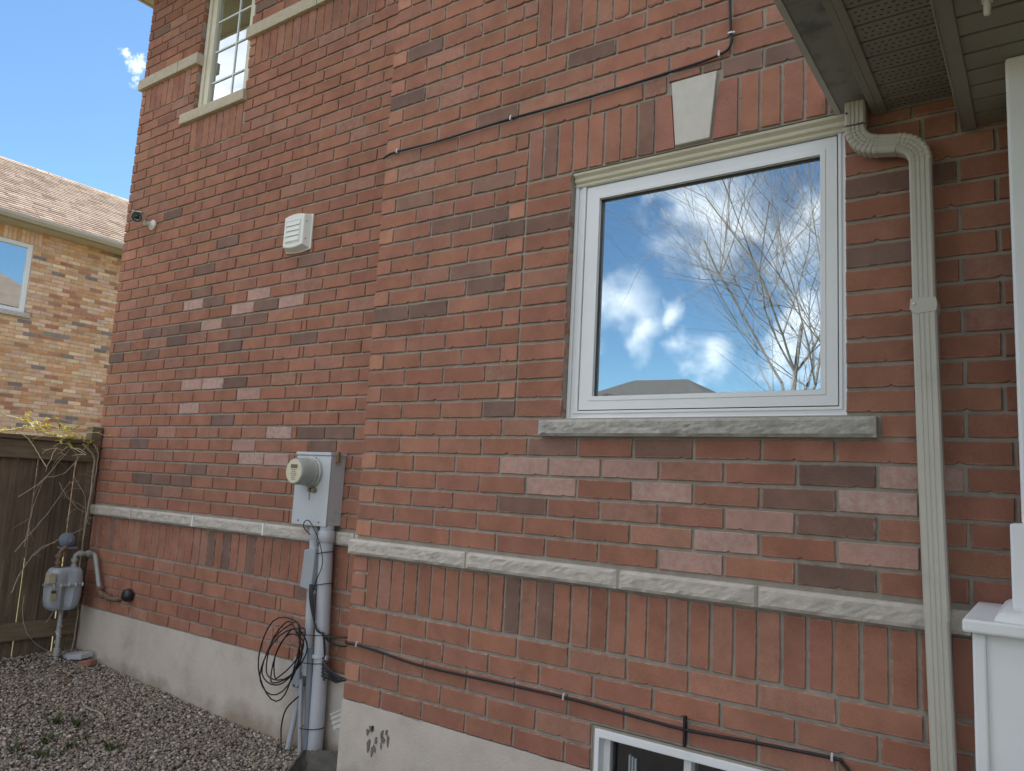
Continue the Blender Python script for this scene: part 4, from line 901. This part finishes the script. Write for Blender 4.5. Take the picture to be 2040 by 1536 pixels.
mb = MB(); mb.lathe((-.53, .21, .468), (0, 0, -1), [(.014, 0), (.014, .025), (.008, .03)], 10); mb.build('gland', M_WHITEP, tb)
ob = thing('junction_cover', (-.64, .22, -.1), 'oblong rounded grey cover behind the coiled cable on the foundation', 'junction box')
mb = MB(); P = []
for i in range(24):
    a = 2*math.pi*i/24; P.append((-.640+.036*math.cos(a), .215, -.03+.036*math.sin(a)+(.058 if math.sin(a) > 0 else -.05)))
mb.prism(P[::-1], (0, .07, 0)); cov = mb.build('cover', M_TEL, ob, bevel=.006)
for z in (.045, -.10): mb = MB(); mb.lathe((-.640, .215, z), (0, -1, 0), [(.006, 0), (.006, .004)], 8); mb.build('screw', M_BLACKP, ob)
# coiled cable
cc = thing('coiled_cable', (-.66, .17, -.1), 'loose coil of black cable hanging beside the conduits', 'cable')
for k in range(6):
    a_, b_ = .095+.018*k+srng.uniform(-.012, .012), .135+.018*k+srng.uniform(-.02, .02); cx, cz = -.655-.008*k+srng.uniform(-.022, .022), .085-.004*k+srng.uniform(-.022, .022); ph_ = srng.uniform(-.3, .3)
    P = []
    for i in range(26):
        t = 2*math.pi*i/25; P.append((cx+a_*math.cos(t+ph_)*(1+.10*math.sin(2*t+k))+.075*math.sin(t), .165+.02*math.sin(t*2+k)-.006*k, cz+b_*math.sin(t)*(1+.07*math.cos(3*t+k))))
    mb = MB(); mb.tube(P, .0042, 7); mb.build('loop', M_CABLE, cc, smooth=True)
def cable(name, pts, r, label, k=6, mat=M_CABLE):
    mb = MB(); mb.tube(catmull(pts, k), r, 7); return rootmesh(mb, name, mat, tuple(pts[0]), label, 'cable', smooth=True)
cable('cable', [(-.56, .19, -.14), (-.66, .19, -.23), (-.685, .185, -.33), (-.655, .17, -.42), (-.60, .14, -.50)], .0045, 'black cable curving from the coil down into the gravel')
cable('cable', [(-.56, .17, .78), (-.60, .15, .82), (-.585, .14, .858), (-.535, .14, .855), (-.45, .15, .74), (-.425, .16, .62), (-.48, .165, .50), (-.49, .165, .36), (-.44, .17, .27)], .0028, 'thin black wire looping over the meter box bottom edge')
for k in range(4):
    cable('cable', [(-.515+.006*k, .16, .50), (-.50+.012*k, .155, .42-.01*k), (-.475+.008*k, .16, .34-.012*k), (-.43, .165, .262-.004*k), (-.40, .18, .235)], .0042, ['leftmost black cable of the bundle dropping beside the thick conduit', 'second black cable of the bundle dropping beside the thick conduit', 'third black cable of the bundle dropping beside the thick conduit', 'rightmost black cable of the bundle dropping beside the thick conduit'][k])
cable('cable', [(-.40, .18, .24), (-.34, .17, .225), (-.26, .19, .235), (-.19, .24, .235), (-.15, .30, .235)], .006, 'upper of two black cables running round to the projecting wall corner')
cable('cable', [(-.40, .185, .23), (-.33, .18, .20), (-.26, .2, .185), (-.20, .24, .195), (-.17, .30, .195)], .006, 'lower of two black cables running round to the projecting wall corner')
cable('cable', [(-.40, .19, .24), (-.385, .2, .12), (-.40, .21, .02), (-.37, .2, -.02)], .006, 'black cable hanging behind the thick conduit')
bn = thing('cable_bundle', (-.25, .2, .0), 'tangled black cable ends bundled near the foundation step', 'cable')
for k in range(6):
    mb = MB(); mb.tube(catmull([(-.40, .2, .10-.02*k), (-.33, .18+.01*k, .06-.016*k), (-.26, .19, .03-.008*k), (-.20+.01*k, .2, .015+.012*srng.uniform(-1, 1)), (-.165, .22, .03-.02*k)], 5), .0045, 6); mb.build('strand', M_CABLE, bn, smooth=True)
GT = 'black cable ties round the conduits'
for (z, x0, x1, lb) in ((.68, -.525, -.432, 'black tie at the top of the thick conduit'), (.50, -.515, -.42, 'black tie round the thick conduit beside the telecom box'), (.21, -.66, -.395, 'slack black tie across both conduits above the coil'), (.055, -.61, -.39, 'black tie across the conduits at brick bottom'), (-.30, -.545, -.385, 'black tie near the ground binding three conduits')):
    mb = MB(); xm = (x0+x1)/2; rx = (x1-x0)/2+.004
    mb.tube([(xm+rx*math.cos(a), .222+.05*math.sin(a), z+.012*math.cos(a)) for a in [i*2*math.pi/24 for i in range(25)]], .0028, 6)
    rootmesh(mb, 'cable_tie', M_CABLE, (xm, .17, z), lb, 'cable tie', GT, smooth=True)
mb = MB(); mb.lathe((-.443, .225, .095), (0, 0, 1), [(.046, -.008), (.049, -.006), (.049, .006), (.046, .008)], 20); mb.box(-.40, -.37, .2, .215, .09, .112)
rootmesh(mb, 'pipe_strap', M_PVC, (-.443, .225, .095), 'grey strap clamped round the thick conduit', 'strap', smooth=True)

# ------------------------------------------------------------------ cables stapled to the projecting wall
UC = [(-.03, .012, 2.957), (.028, -.010, 2.958), (.102, -.013, 2.960), (.419, -.012, 2.953), (.886, -.013, 2.961), (1.209, -.012, 2.957), (1.504, -.012, 2.958), (1.749, -.020, 2.959), (1.90, -.014, 2.968), (1.965, -.013, 2.977), (2.004, -.013, 2.992), (2.018, -.013, 3.030), (2.013, -.013, 3.058), (2.006, -.013, 3.222), (1.99, -.013, 3.6), (1.99, -.013, 4.6), (1.99, -.013, 5.5)]
LC = [(-.03, .02, .270), (.006, -.010, .269), (.087, -.013, .273), (.251, -.012, .265), (.524, -.012, .246), (1.005, -.013, .252), (1.338, -.013, .255), (1.605, -.013, .248), (1.876, -.013, .241), (2.132, -.013, .253), (2.407, -.013, .263), (2.440, -.013, .252), (2.462, -.013, .222), (2.466, -.013, .12), (2.466, -.013, -.2)]
UCt = thing('wall_cable', UC[0], 'black cable clipped along the brick above the large window', 'cable'); mb = MB(); mb.tube(catmull(UC, 6), .0056, 9); mb.build('sheath', M_CABLE, UCt, smooth=True)
LCt = thing('wall_cable', LC[0], 'black cable clipped along the brick above the basement window', 'cable'); mb = MB(); mb.tube(catmull(LC, 6), .0058, 9); mb.build('sheath', M_CABLE, LCt, smooth=True)
def clip(t, p, v=False):
    mb = MB(); x, y_, z = p
    if v: mb.box(x-.010, x+.010, -.023, -.002, z-.004, z+.004)
    else: mb.box(x-.004, x+.004, -.023, -.002, z-.010, z+.010)
    mb.lathe((x+(.014 if v else 0), -.008, z+(0 if v else .013)), (0, -1, 0), [(.005, 0), (.005, .010)], 8); mb.build('clip', M_CLIP, t, bevel=.001)
for p in ((.102, 0, 2.960), (.886, 0, 2.961), (1.965, 0, 2.977)): clip(UCt, p)
clip(UCt, (2.013, 0, 3.058), True)
for p in ((.087, 0, .273), (1.338, 0, .255), (2.407, 0, .263)): clip(LCt, p)
mb = MB(); mb.box(1.871, 1.880, -.02, -.002, .18, .29); mb.build('cable_tie', M_CABLE, LCt)

# ------------------------------------------------------------------ dryer vent and security camera
dv = thing('wall_vent', (-1.08, DL, 2.64), 'white louvred exhaust vent on the recessed brick wall', 'vent')
x0, x1, z0, z1 = -1.198, -.962, 2.640, 2.875
def bowed(x0, x1, z0, z1, y, n=8, b=.014): return [(x0+(x1-x0)*i/n, y, z0-b*math.sin(math.pi*i/n)) for i in range(n+1)]+[(x1-(x1-x0)*i/n, y, z1+b*math.sin(math.pi*i/n)) for i in range(n+1)]
mb = MB(); mb.prism(bowed(x0-.008, x1+.010, z0-.004, z1+.002, DL-.012), (0, .012, 0)); mb.build('flange', M_WHITEP, dv, bevel=.002)
mb = MB(); A_ = bowed(x0, x1, z0, z1, DL-.012); B_ = bowed(x0+.012, x1-.022, z0+.022, z1-.006, DL-.058); n = len(A_)
mb.add(A_+B_, [tuple(range(n, 2*n))]+[(i, (i+1) % n, (i+1) % n+n, i+n) for i in range(n)]); mb.build('hood', M_WHITEP, dv, bevel=.004)
mb = MB(); mb.ring((x0+.035, x1-.055, z0+.045, z1-.035), (x0+.040, x1-.060, z0+.050, z1-.040), DL-.0625, DL-.055); mb.build('louvre_frame', M_WHITEP, dv)
for i in range(4):
    zz = z0+.05+.0365*i; mb = MB(); mb.prism([(x0+.042, DL-.0605, zz+.034), (x0+.042, DL-.066, zz+.002), (x0+.042, DL-.06, zz), (x0+.042, DL-.057, zz+.034)], (x1-x0-.103, 0, 0)); mb.build('louvre', M_WHITEP, dv, bevel=.001)
for zz in (z0+.06, z1-.055): mb = MB(); mb.box(x1-.03, x1-.012, DL-.045, DL-.035, zz-.006, zz+.006); mb.build('clip', M_TEL, dv)
sc_ = thing('security_camera', (-3.0, DL, 3.14), 'small white bullet security camera with black lens near the house corner', 'camera')
mb = MB(); mb.lathe((-3.0, DL-.001, 3.13), (0, -1, 0), [(.044, 0), (.044, .014), (.034, .022), (.024, .036)], 18); mb.tube([(-3.0, DL-.03, 3.13), (-3.0, DL-.075, 3.125), (-2.995, DL-.09, 3.15)], .018, 10); mb.build('mount', M_WHITEP, sc_, smooth=True)
c0 = Vector((-3.085, DL-.07, 3.19)); ax = (Vector((.74, -.60, -.28))).normalized()
mb = MB(); mb.lathe(c0, ax, [(.030, 0), (.043, .010), (.045, .10), (.045, .150), (.041, .154)], 22); mb.build('body', M_WHITEP, sc_, smooth=True)
mb = MB(); mb.obox(c0+ax*.085+Vector((0, 0, .045)), ax*.092, ax.cross(Vector((0, 0, 1))).normalized()*.040, (0, 0, .003)); mb.build('visor', M_WHITEP, sc_, bevel=.003)
mb = MB(); mb.lathe(c0+ax*.152, ax, [(.042, 0), (.042, .005), (.031, .006), (.030, .002)], 22); lf = mb.build('lens_ring', M_BLACKP, sc_, smooth=True)
mb = MB(); mb.lathe(c0+ax*.1545, ax, [(.019, 0), (.016, .005), (.007, .008)], 18); mb.build('lens', M_LENS, sc_, smooth=True)

# ------------------------------------------------------------------ downspout
ds = thing('downspout', (2.745, -.05, -.45), 'beige ribbed downspout running down the wall beside the large window', 'downspout')
def rect_tube(mb, path, w, d, ribs=True, corr=0):
    """rectangular ribbed pipe swept along a path lying in a plane parallel to the wall"""
    P = [Vector(p) for p in path]; sec = []
    h, e = w/2, d/2
    sec = [(-h+.006, -e), (-.016, -e), (-.014, -e+.0022), (-.009, -e+.0022), (-.007, -e), (-.002, -e), (0, -e+.0022), (.005, -e+.0022), (.007, -e), (.013, -e), (.015, -e+.0022), (.02, -e+.0022), (.022, -e), (h-.006, -e), (h, -e+.006), (h, e-.006), (h-.006, e), (-h+.006, e), (-h, e-.006), (-h, -e+.006)]
    n = len(sec); vs = []
    for i, p in enumerate(P):
        t = (P[min(i+1, len(P)-1)]-P[max(i-1, 0)]).normalized(); sd = Vector((0, -1, 0)).cross(t); sd = -sd if sd.x < 0 and abs(t.z) > .5 else sd
        if i and sd.dot(last) < 0: sd = -sd
        last = sd; k = 1-(corr if i % 3 == 1 and 3 < i < len(P)-3 else 0)
        for a, b in sec: vs.append(p+sd*a*k+Vector((0, 1, 0))*b*k)
    mb.add(vs, [(i*n+j, (i+1)*n+j, (i+1)*n+(j+1) % n, i*n+(j+1) % n) for i in range(len(P)-1) for j in range(n)]+[tuple(range(n)), tuple((len(P)-1)*n+j for j in range(n))[::-1]])
def arc(c, r, a0, a1, n, y_):
    P0 = lambda a: (c[0]+r*math.cos(R(a)), y_, c[1]+r*math.sin(R(a))); out = [P0(a0-(a1-a0)*.03), P0(a0), P0(a0+(a1-a0)*.01)]
    for i in range(n):
        for t in (i-.16, i, i+.16): a = R(a0+(a1-a0)*(t+.5)/n); out.append((c[0]+r*math.cos(a), y_, c[1]+r*math.sin(a)))
    return out+[P0(a1), P0(a1+(a1-a0)*.02), P0(a1+(a1-a0)*.04)]
YD = -.062
mb = MB(); rect_tube(mb, [(2.508, YD, 2.60), (2.508, YD, 2.50)], .070, .056); rect_tube(mb, arc((2.588, 2.488), .080, 180, 262, 8, YD), .072, .058, corr=.09); mb.build('elbow', M_ALU, ds)
mb = MB(); rect_tube(mb, [(2.578, YD, 2.409), (2.645, YD, 2.397)], .069, .055); mb.build('offset_pipe', M_ALU, ds, smooth=True)
mb = MB(); rect_tube(mb, arc((2.638, 2.318), .079, 82, 2, 8, YD), .072, .058, corr=.09); mb.build('elbow', M_ALU, ds)
mb = MB(); rect_tube(mb, [(2.716, YD, 2.33), (2.720, YD, 1.76)], .069, .055); mb.build('pipe', M_ALU, ds, smooth=True)
mb = MB(); rect_tube(mb, [(2.720, YD, 1.80), (2.729, YD, 1.20), (2.738, YD, .77)], .073, .058); mb.build('pipe', M_ALU, ds, smooth=True)
mb = MB(); rect_tube(mb, [(2.737, YD, .78), (2.752, YD, .1), (2.758, YD, -.46)], .069, .055); mb.build('pipe', M_ALU, ds, smooth=True)
mb = MB(); mb.prism([(2.680, -.0925, 1.826), (2.757, -.0925, 1.826), (2.761, -.0925, 1.80), (2.757, -.0925, 1.776), (2.69, -.0925, 1.770), (2.677, -.0925, 1.79)][::-1], (0, .0925, 0)); br = mb.build('bracket', M_ALU, ds, bevel=.003)
mb = MB(); mb.lathe((2.691, -.0925, 1.806), (0, -1, 0), [(.006, 0), (.006, .002), (.004, .004)], 10); mb.build('screw', M_CLIP, br)
mb = MB(); mb.lathe((2.481, -.0905, 2.545), (0, -1, 0), [(.004, 0), (.004, .003)], 8); mb.build('screw', M_BLACKP, ds)
# short outlet poking round the step in the wall, splash block below
do = thing('downspout_outlet', (-.08, .12, -.15), 'short ribbed white downspout end poking past the foundation corner', 'downspout')
mb = MB(); a = Vector((-.145, .10, -.172)); t = Vector((-.85, 0, -.42)).normalized(); u = Vector((-.42, 0, .85)).normalized()
ribs = [(-.042, 0), (-.030, 0), (-.027, .006), (-.018, .006), (-.015, 0), (-.006, 0), (-.003, .006), (.006, .006), (.009, 0), (.018, 0), (.021, .006), (.030, .006), (.033, 0), (.042, 0)]
pr = [a+u*s_*1.0+Vector((0, -.03+h, 0)) for s_, h in ribs]; mb.prism([p for p in pr]+[pr[-1]+Vector((0, .06, 0)), pr[0]+Vector((0, .06, 0))], -t*.15); mb.build('pipe', M_STONE2 if False else pm('dull_white_metal', (.50, .49, .45), .5, .08, 9), do)
sb = thing('splash_block', (-.2, .1, -.44), 'dark mossy concrete splash block at the foot of the conduits', 'splash block')
A0 = Vector((-.375, .085, 0)); w_ = Vector((.8, .6, 0)); l_ = Vector((.6, -.8, 0))
def SBp(u_, v_, z): p = A0+w_*u_+l_*v_; return (p.x, p.y, z)
nu, nv = 14, 20; vs = []
for i in range(nu+1):
    for j in range(nv+1):
        u_ = .25*i/nu; v_ = .62*j/nv; fl = 1+.25*j/nv; uu = .125+(u_-.125)*fl
        e = min(u_, .25-u_); rim = max(0, 1-max(0, e-.022)/.022); back = max(0, 1-max(0, v_-.04)/.03)
        z = -.425+.068*max(rim, back)-.035*j/nv+mnoise.noise((u_*40, v_*40, 2))*.010+mnoise.noise((u_*110, v_*110, 5))*.005
        if e < .001 or v_ < .001 or j == nv: z -= .012
        vs.append(SBp(uu, v_, z))
I = lambda i, j: i*(nv+1)+j
mb = MB(); mb.add(vs, [(I(i, j), I(i, j+1), I(i+1, j+1), I(i+1, j)) for i in range(nu) for j in range(nv)])
rim_ = [I(i, 0) for i in range(nu+1)]+[I(nu, j) for j in range(1, nv+1)]+[I(i, nv) for i in range(nu-1, -1, -1)]+[I(0, j) for j in range(nv-1, 0, -1)]
k = len(mb.v); mb.v += [(mb.v[q][0], mb.v[q][1], -.50) for q in rim_]; n = len(rim_); mb.f += [(rim_[i], rim_[(i+1) % n], k+(i+1) % n, k+i) for i in range(n)]
mb.build('trough', M_SPLASH, sb, smooth=True)

# ------------------------------------------------------------------ porch column on its pedestal
pc_ = thing('porch_column', (3.08, -.30, -.46), 'white square porch column on a panelled pedestal at the right edge', 'column')
cx0, cy0 = 2.845, -.522; sz_ = .50
mb = MB(); mb.box(cx0, cx0+sz_, cy0, -.006, .803, .838); mb.build('pedestal_cap', M_WHITEPAINT, pc_, bevel=.007)
q0 = cx0+.020
mb = MB(); mb.box(q0, q0+.032, cy0+.03, -.02, -.5, .802); mb.box(cx0+sz_-.052, cx0+sz_-.02, cy0+.03, -.02, -.5, .802); mb.box(q0+.032, cx0+sz_-.052, cy0+.03, -.02, -.5, -.42); mb.build('pedestal_frame', M_WHITEPAINT, pc_, bevel=.006)
mb = MB(); mb.box(q0+.03, cx0+sz_-.05, cy0+.042, -.03, -.42, .800); mb.build('pedestal_panel', M_WHITEPAINT, pc_)
mb = MB()
k = 7; prof = [(0, .838)]+[(.045*math.sin(R(90*i/k)), .838+.03*(1-0)*math.cos(R(90*i/k))*1.0) for i in range(k+1)]
sx0, sx1, sy0, sy1 = 2.962, 3.23, -.452, -.13
rings = []
for i in range(k+1):
    d_ = .045*math.sin(R(90*i/k)); z = .838+.032*math.cos(R(90*i/k)); rings.append([(sx0-d_, sy0-d_, z), (sx1+d_, sy0-d_, z), (sx1+d_, sy1+d_, z), (sx0-d_, sy1+d_, z)])
vs = [p for r_ in rings for p in r_]; mb.add(vs, [(i*4+j, (i+1)*4+j, (i+1)*4+(j+1) % 4, i*4+(j+1) % 4) for i in range(k) for j in range(4)]+[(0, 1, 2, 3)]); mb.build('base_moulding', M_WHITEPAINT, pc_, smooth=True)
mb = MB(); mb.box(2.956, 3.236, -.458, -.124, .868, 1.093); mb.build('plinth', M_WHITEPAINT, pc_, bevel=.006)
mb = MB(); mb.box(2.982, 3.21, -.43, -.15, 1.09, 2.435); mb.build('shaft', M_WHITEPAINT, pc_, bevel=.008)
mb = MB(); mb.lathe((2.958, -.76, 2.437), (0, 0, -1), [(.009, -.02), (.009, .04), (.008, .046), (.004, .049)], 12); mb.box(2.945, 2.971, -.78, -.74, 2.433, 2.4355)
rootmesh(mb, 'ceiling_hook', M_WHITEP, (2.958, -.76, 2.437), 'short white rod hanging from the porch ceiling beside the column', 'hook', smooth=True)

# ------------------------------------------------------------------ small things on the ground
def onplane(x, y_): return (x, y_, gz(x))
wr = random.Random(8)
for i, (x, y_, h, lb) in enumerate([(-1.90, -.52, .085, 'tall weed tuft at the back of the gravel weeds'), (-1.80, -.44, .075, 'weed tuft nearest the foundation of the two upright ones'), (-1.62, -.84, .07, 'leftmost weed clump in the gravel'), (-1.66, -.66, .06, 'low weed clump between the upright tufts and the left clump'), (-1.50, -.60, .05, 'small weed sprout in the middle of the gravel'), (-1.32, -.46, .06, 'weed clump with a pale curled stem on the right'), (-1.58, -.50, .045, 'tiny weed sprout behind the middle one'), (-1.45, -.78, .05, 'weed sprout at the lower edge of the gravel')]):
    h *= 1.15; t = thing('weed', onplane(x, y_), lb, 'weed', 'weeds sprouting in the gravel')
    for k in range(13):
        a = wr.uniform(0, 6.28); l = h*wr.uniform(.6, 1.1); d = Vector((math.cos(a)*.55, math.sin(a)*.55, 1)).normalized(); b = Vector(onplane(x, y_))+Vector((math.cos(a), math.sin(a), 0))*wr.uniform(0, .035); s_ = Vector((-math.sin(a), math.cos(a), 0))*wr.uniform(.005, .010)
        mb = MB(); pts = [b, b+d*l*.5, b+d*l*.85+Vector((math.cos(a), math.sin(a), -.1))*l*.2]
        mb.add([pts[0]-s_*.5, pts[0]+s_*.5, pts[1]-s_, pts[1]+s_, pts[2]], [(0, 1, 3, 2), (2, 3, 4)]); mb.build('leaf', M_WEED, t)
for i, (x, y_, lb) in enumerate([(-2.75, -.05, 'curled dark leaf on the gravel near the fence'), (-2.62, -.12, 'brown leaf scrap beside the curled dark leaf'), (-.93, .02, 'small brown leaf on the gravel near the conduits'), (-1.05, -.18, 'brown leaf lying at the bottom of the gravel')]):
    b = Vector(onplane(x, y_))+Vector((0, 0, .018)); mb = MB(); a = wr.uniform(0, 6); u_ = Vector((math.cos(a), math.sin(a), .15))*.045; v_ = Vector((-math.sin(a), math.cos(a), .1))*.022
    mb.add([b-u_, b-u_*.3+v_, b+u_*.4+v_*.8+Vector((0, 0, .01)), b+u_+Vector((0, 0, .012)), b+u_*.4-v_*.8+Vector((0, 0, .014)), b-u_*.3-v_+Vector((0, 0, .008))]+[p-Vector((0, 0, .001)) for p in (b-u_, b-u_*.3+v_, b+u_*.4+v_*.8+Vector((0, 0, .01)), b+u_+Vector((0, 0, .012)), b+u_*.4-v_*.8+Vector((0, 0, .014)), b-u_*.3-v_+Vector((0, 0, .008)))],
           [(0, 1, 2, 3), (0, 3, 4, 5), (9, 8, 7, 6), (11, 10, 9, 6)]); rootmesh(mb, 'dead_leaf', M_LEAF, tuple(b), lb, 'leaf', 'dead leaves on the gravel')
mb = MB(); b = Vector(onplane(-3.0, .20)); mb.obox(b+Vector((0, 0, .02)), (.055, .02, .01), (-.012, .035, .0), (0, -.004, .022)); rootmesh(mb, 'brick_chip', M_CHIP, tuple(b), 'broken piece of red brick at the fence corner', 'brick', bevel=.008)
mb = MB(); b = Vector((-3.14, .19, -.335)); mb.obox(b, (.10, .02, .012), (-.01, .05, .004), (0, 0, .018)); rootmesh(mb, 'grey_block', M_PVC, tuple(b), 'pale grey plastic offcut lying under the gas meter', 'offcut', bevel=.003)
mb = MB(); P = catmull([(-2.2, -.22, gz(-2.2)+.01), (-2.05, -.26, gz(-2.05)+.016), (-1.9, -.24, gz(-1.9)+.012), (-1.78, -.28, gz(-1.78)+.01)], 4); mb.tube(P, .005, 6); rootmesh(mb, 'twig', M_VINE, tuple(P[0]), 'thin brown twig lying across the gravel', 'twig', smooth=True)
# shrub beside the pedestal
sh = thing('shrub', (3.16, -.66, -.46), 'dark green leafy shrub tip at the lower right corner', 'shrub')
mb = MB(); mb.tube([(3.16, -.66, -.46), (3.10, -.65, -.1), (3.03, -.64, .36)], [.014, .01, .005], 7); mb.build('stem', M_BARK, sh, smooth=True)
for k in range(220):
    a = wr.uniform(0, 6.28); zz = wr.uniform(-.40, .52); rr = wr.uniform(.02, .20)*(1-.5*max(0, zz)); cxx = 3.16-.16*max(0, zz+.1); b = Vector((cxx+rr*math.cos(a), -.70+rr*.6*math.sin(a), zz)); d = Vector((math.cos(a), math.sin(a), wr.uniform(-.2, .9))).normalized(); s_ = d.orthogonal().normalized()*wr.uniform(.008, .013); l = wr.uniform(.03, .05); nrm = d.cross(s_)*.3
    if b.x < 2.94 or b.y > -.56: continue
    mb = MB(); mb.add([b, b+d*l*.5+s_+nrm, b+d*l, b+d*l*.5-s_+nrm, b+d*l*.45], [(0, 1, 4), (1, 2, 4), (0, 4, 3), (4, 2, 3)]); mb.build('leaf', M_SHRUB, sh)

# ------------------------------------------------------------------ what the window mirrors: a bare tree and houses across the road
tr_ = thing('bare_tree', (-1.0, -12.5, -.5), 'tall bare tree mirrored in the large window', 'tree')
trr = random.Random(14); twigs = MB(); limbs = MB(); trunk = MB()
def grow(p, d, r, l, lev):
    n = 5 if lev < 2 else 4; P = [p]; rr = [r]
    for i in range(n):
        d = (d+Vector((trr.gauss(0, .14), trr.gauss(0, .14), trr.gauss(0, .10)+.07))).normalized(); P.append(P[-1]+d*l/n); rr.append(r*(1-.5*(i+1)/n))
    (trunk if lev == 0 else limbs if lev < 3 else twigs).tube(P, rr, 8 if lev < 2 else 4 if lev < 4 else 3, cap=lev < 2)
    if lev >= 5: return
    kids = (8, 7, 6, 5, 4)[lev]
    for k in range(kids):
        i = trr.randint(1, n); q = P[i]; ang = trr.uniform(.4, 1.0); az = trr.uniform(0, 6.283); side = d.orthogonal(); side.rotate(Matrix.Rotation(az, 3, d)); nd = (d*math.cos(ang)+side*math.sin(ang)); nd.z += .12
        grow(q, nd.normalized(), rr[i]*trr.uniform(.45, .68), l*trr.uniform(.58, .82), lev+1)
grow(Vector((-1.0, -12.5, -.5)), Vector((-.05, 0, 1)), .075, 5.4, 0)
trunk.build('trunk', M_BARK, tr_, smooth=True); limbs.build('limbs', M_BARK, tr_, smooth=True); twigs.build('twigs', M_BARK, tr_)
GH = 'houses across the road'
for (x, y_, w, d_, h, rh, lb) in [(-13.3, -33, 11, 10, 4.3, 2.8, 'low hip-roofed house across the road mirrored at the bottom of the window'), (-2.4, -35, 9, 10, 4.6, 3.0, 'hip-roofed house across the road, mirrored behind the tree'), (-30, -34, 12, 10, 3.6, 2.4, 'hip-roofed house across the road at the far left')]:
    t = thing('far_house', (x, y_, -.5), lb, 'house', GH)
    mb = MB(); mb.box(x-w/2, x+w/2, y_-d_/2, y_+d_/2, -.6, h); mb.build('wall', M_STUCCO, t)
    a, b, c, e = x-w/2-.5, x+w/2+.5, y_-d_/2-.5, y_+d_/2+.5
    mb = MB(); mb.add([(a, c, h), (b, c, h), (b, e, h), (a, e, h), (x-1.5, y_, h+rh), (x+1.5, y_, h+rh)], [(0, 1, 5, 4), (1, 2, 5), (2, 3, 4, 5), (3, 0, 4), (0, 3, 2, 1)]); mb.build('roof', M_SHING2, t)
    mb = MB(); mb.prism([(x-1.6, e+.3, h), (x+1.6, e+.3, h), (x, e+.3, h+1.3)], (0, -3.4, 0)); mb.build('gable', M_SHING2, t)
    for wx in (-w/3, 0, w/3): mb = MB(); mb.box(x+wx-.6, x+wx+.6, y_+d_/2-.02, y_+d_/2+.04, .8, 2.3); wq = mb.build('window', M_WHITE, t); mb = MB(); mb.box(x+wx-.52, x+wx+.52, y_+d_/2+.041, y_+d_/2+.05, .88, 2.22); mb.build('pane', M_GLASS, wq)
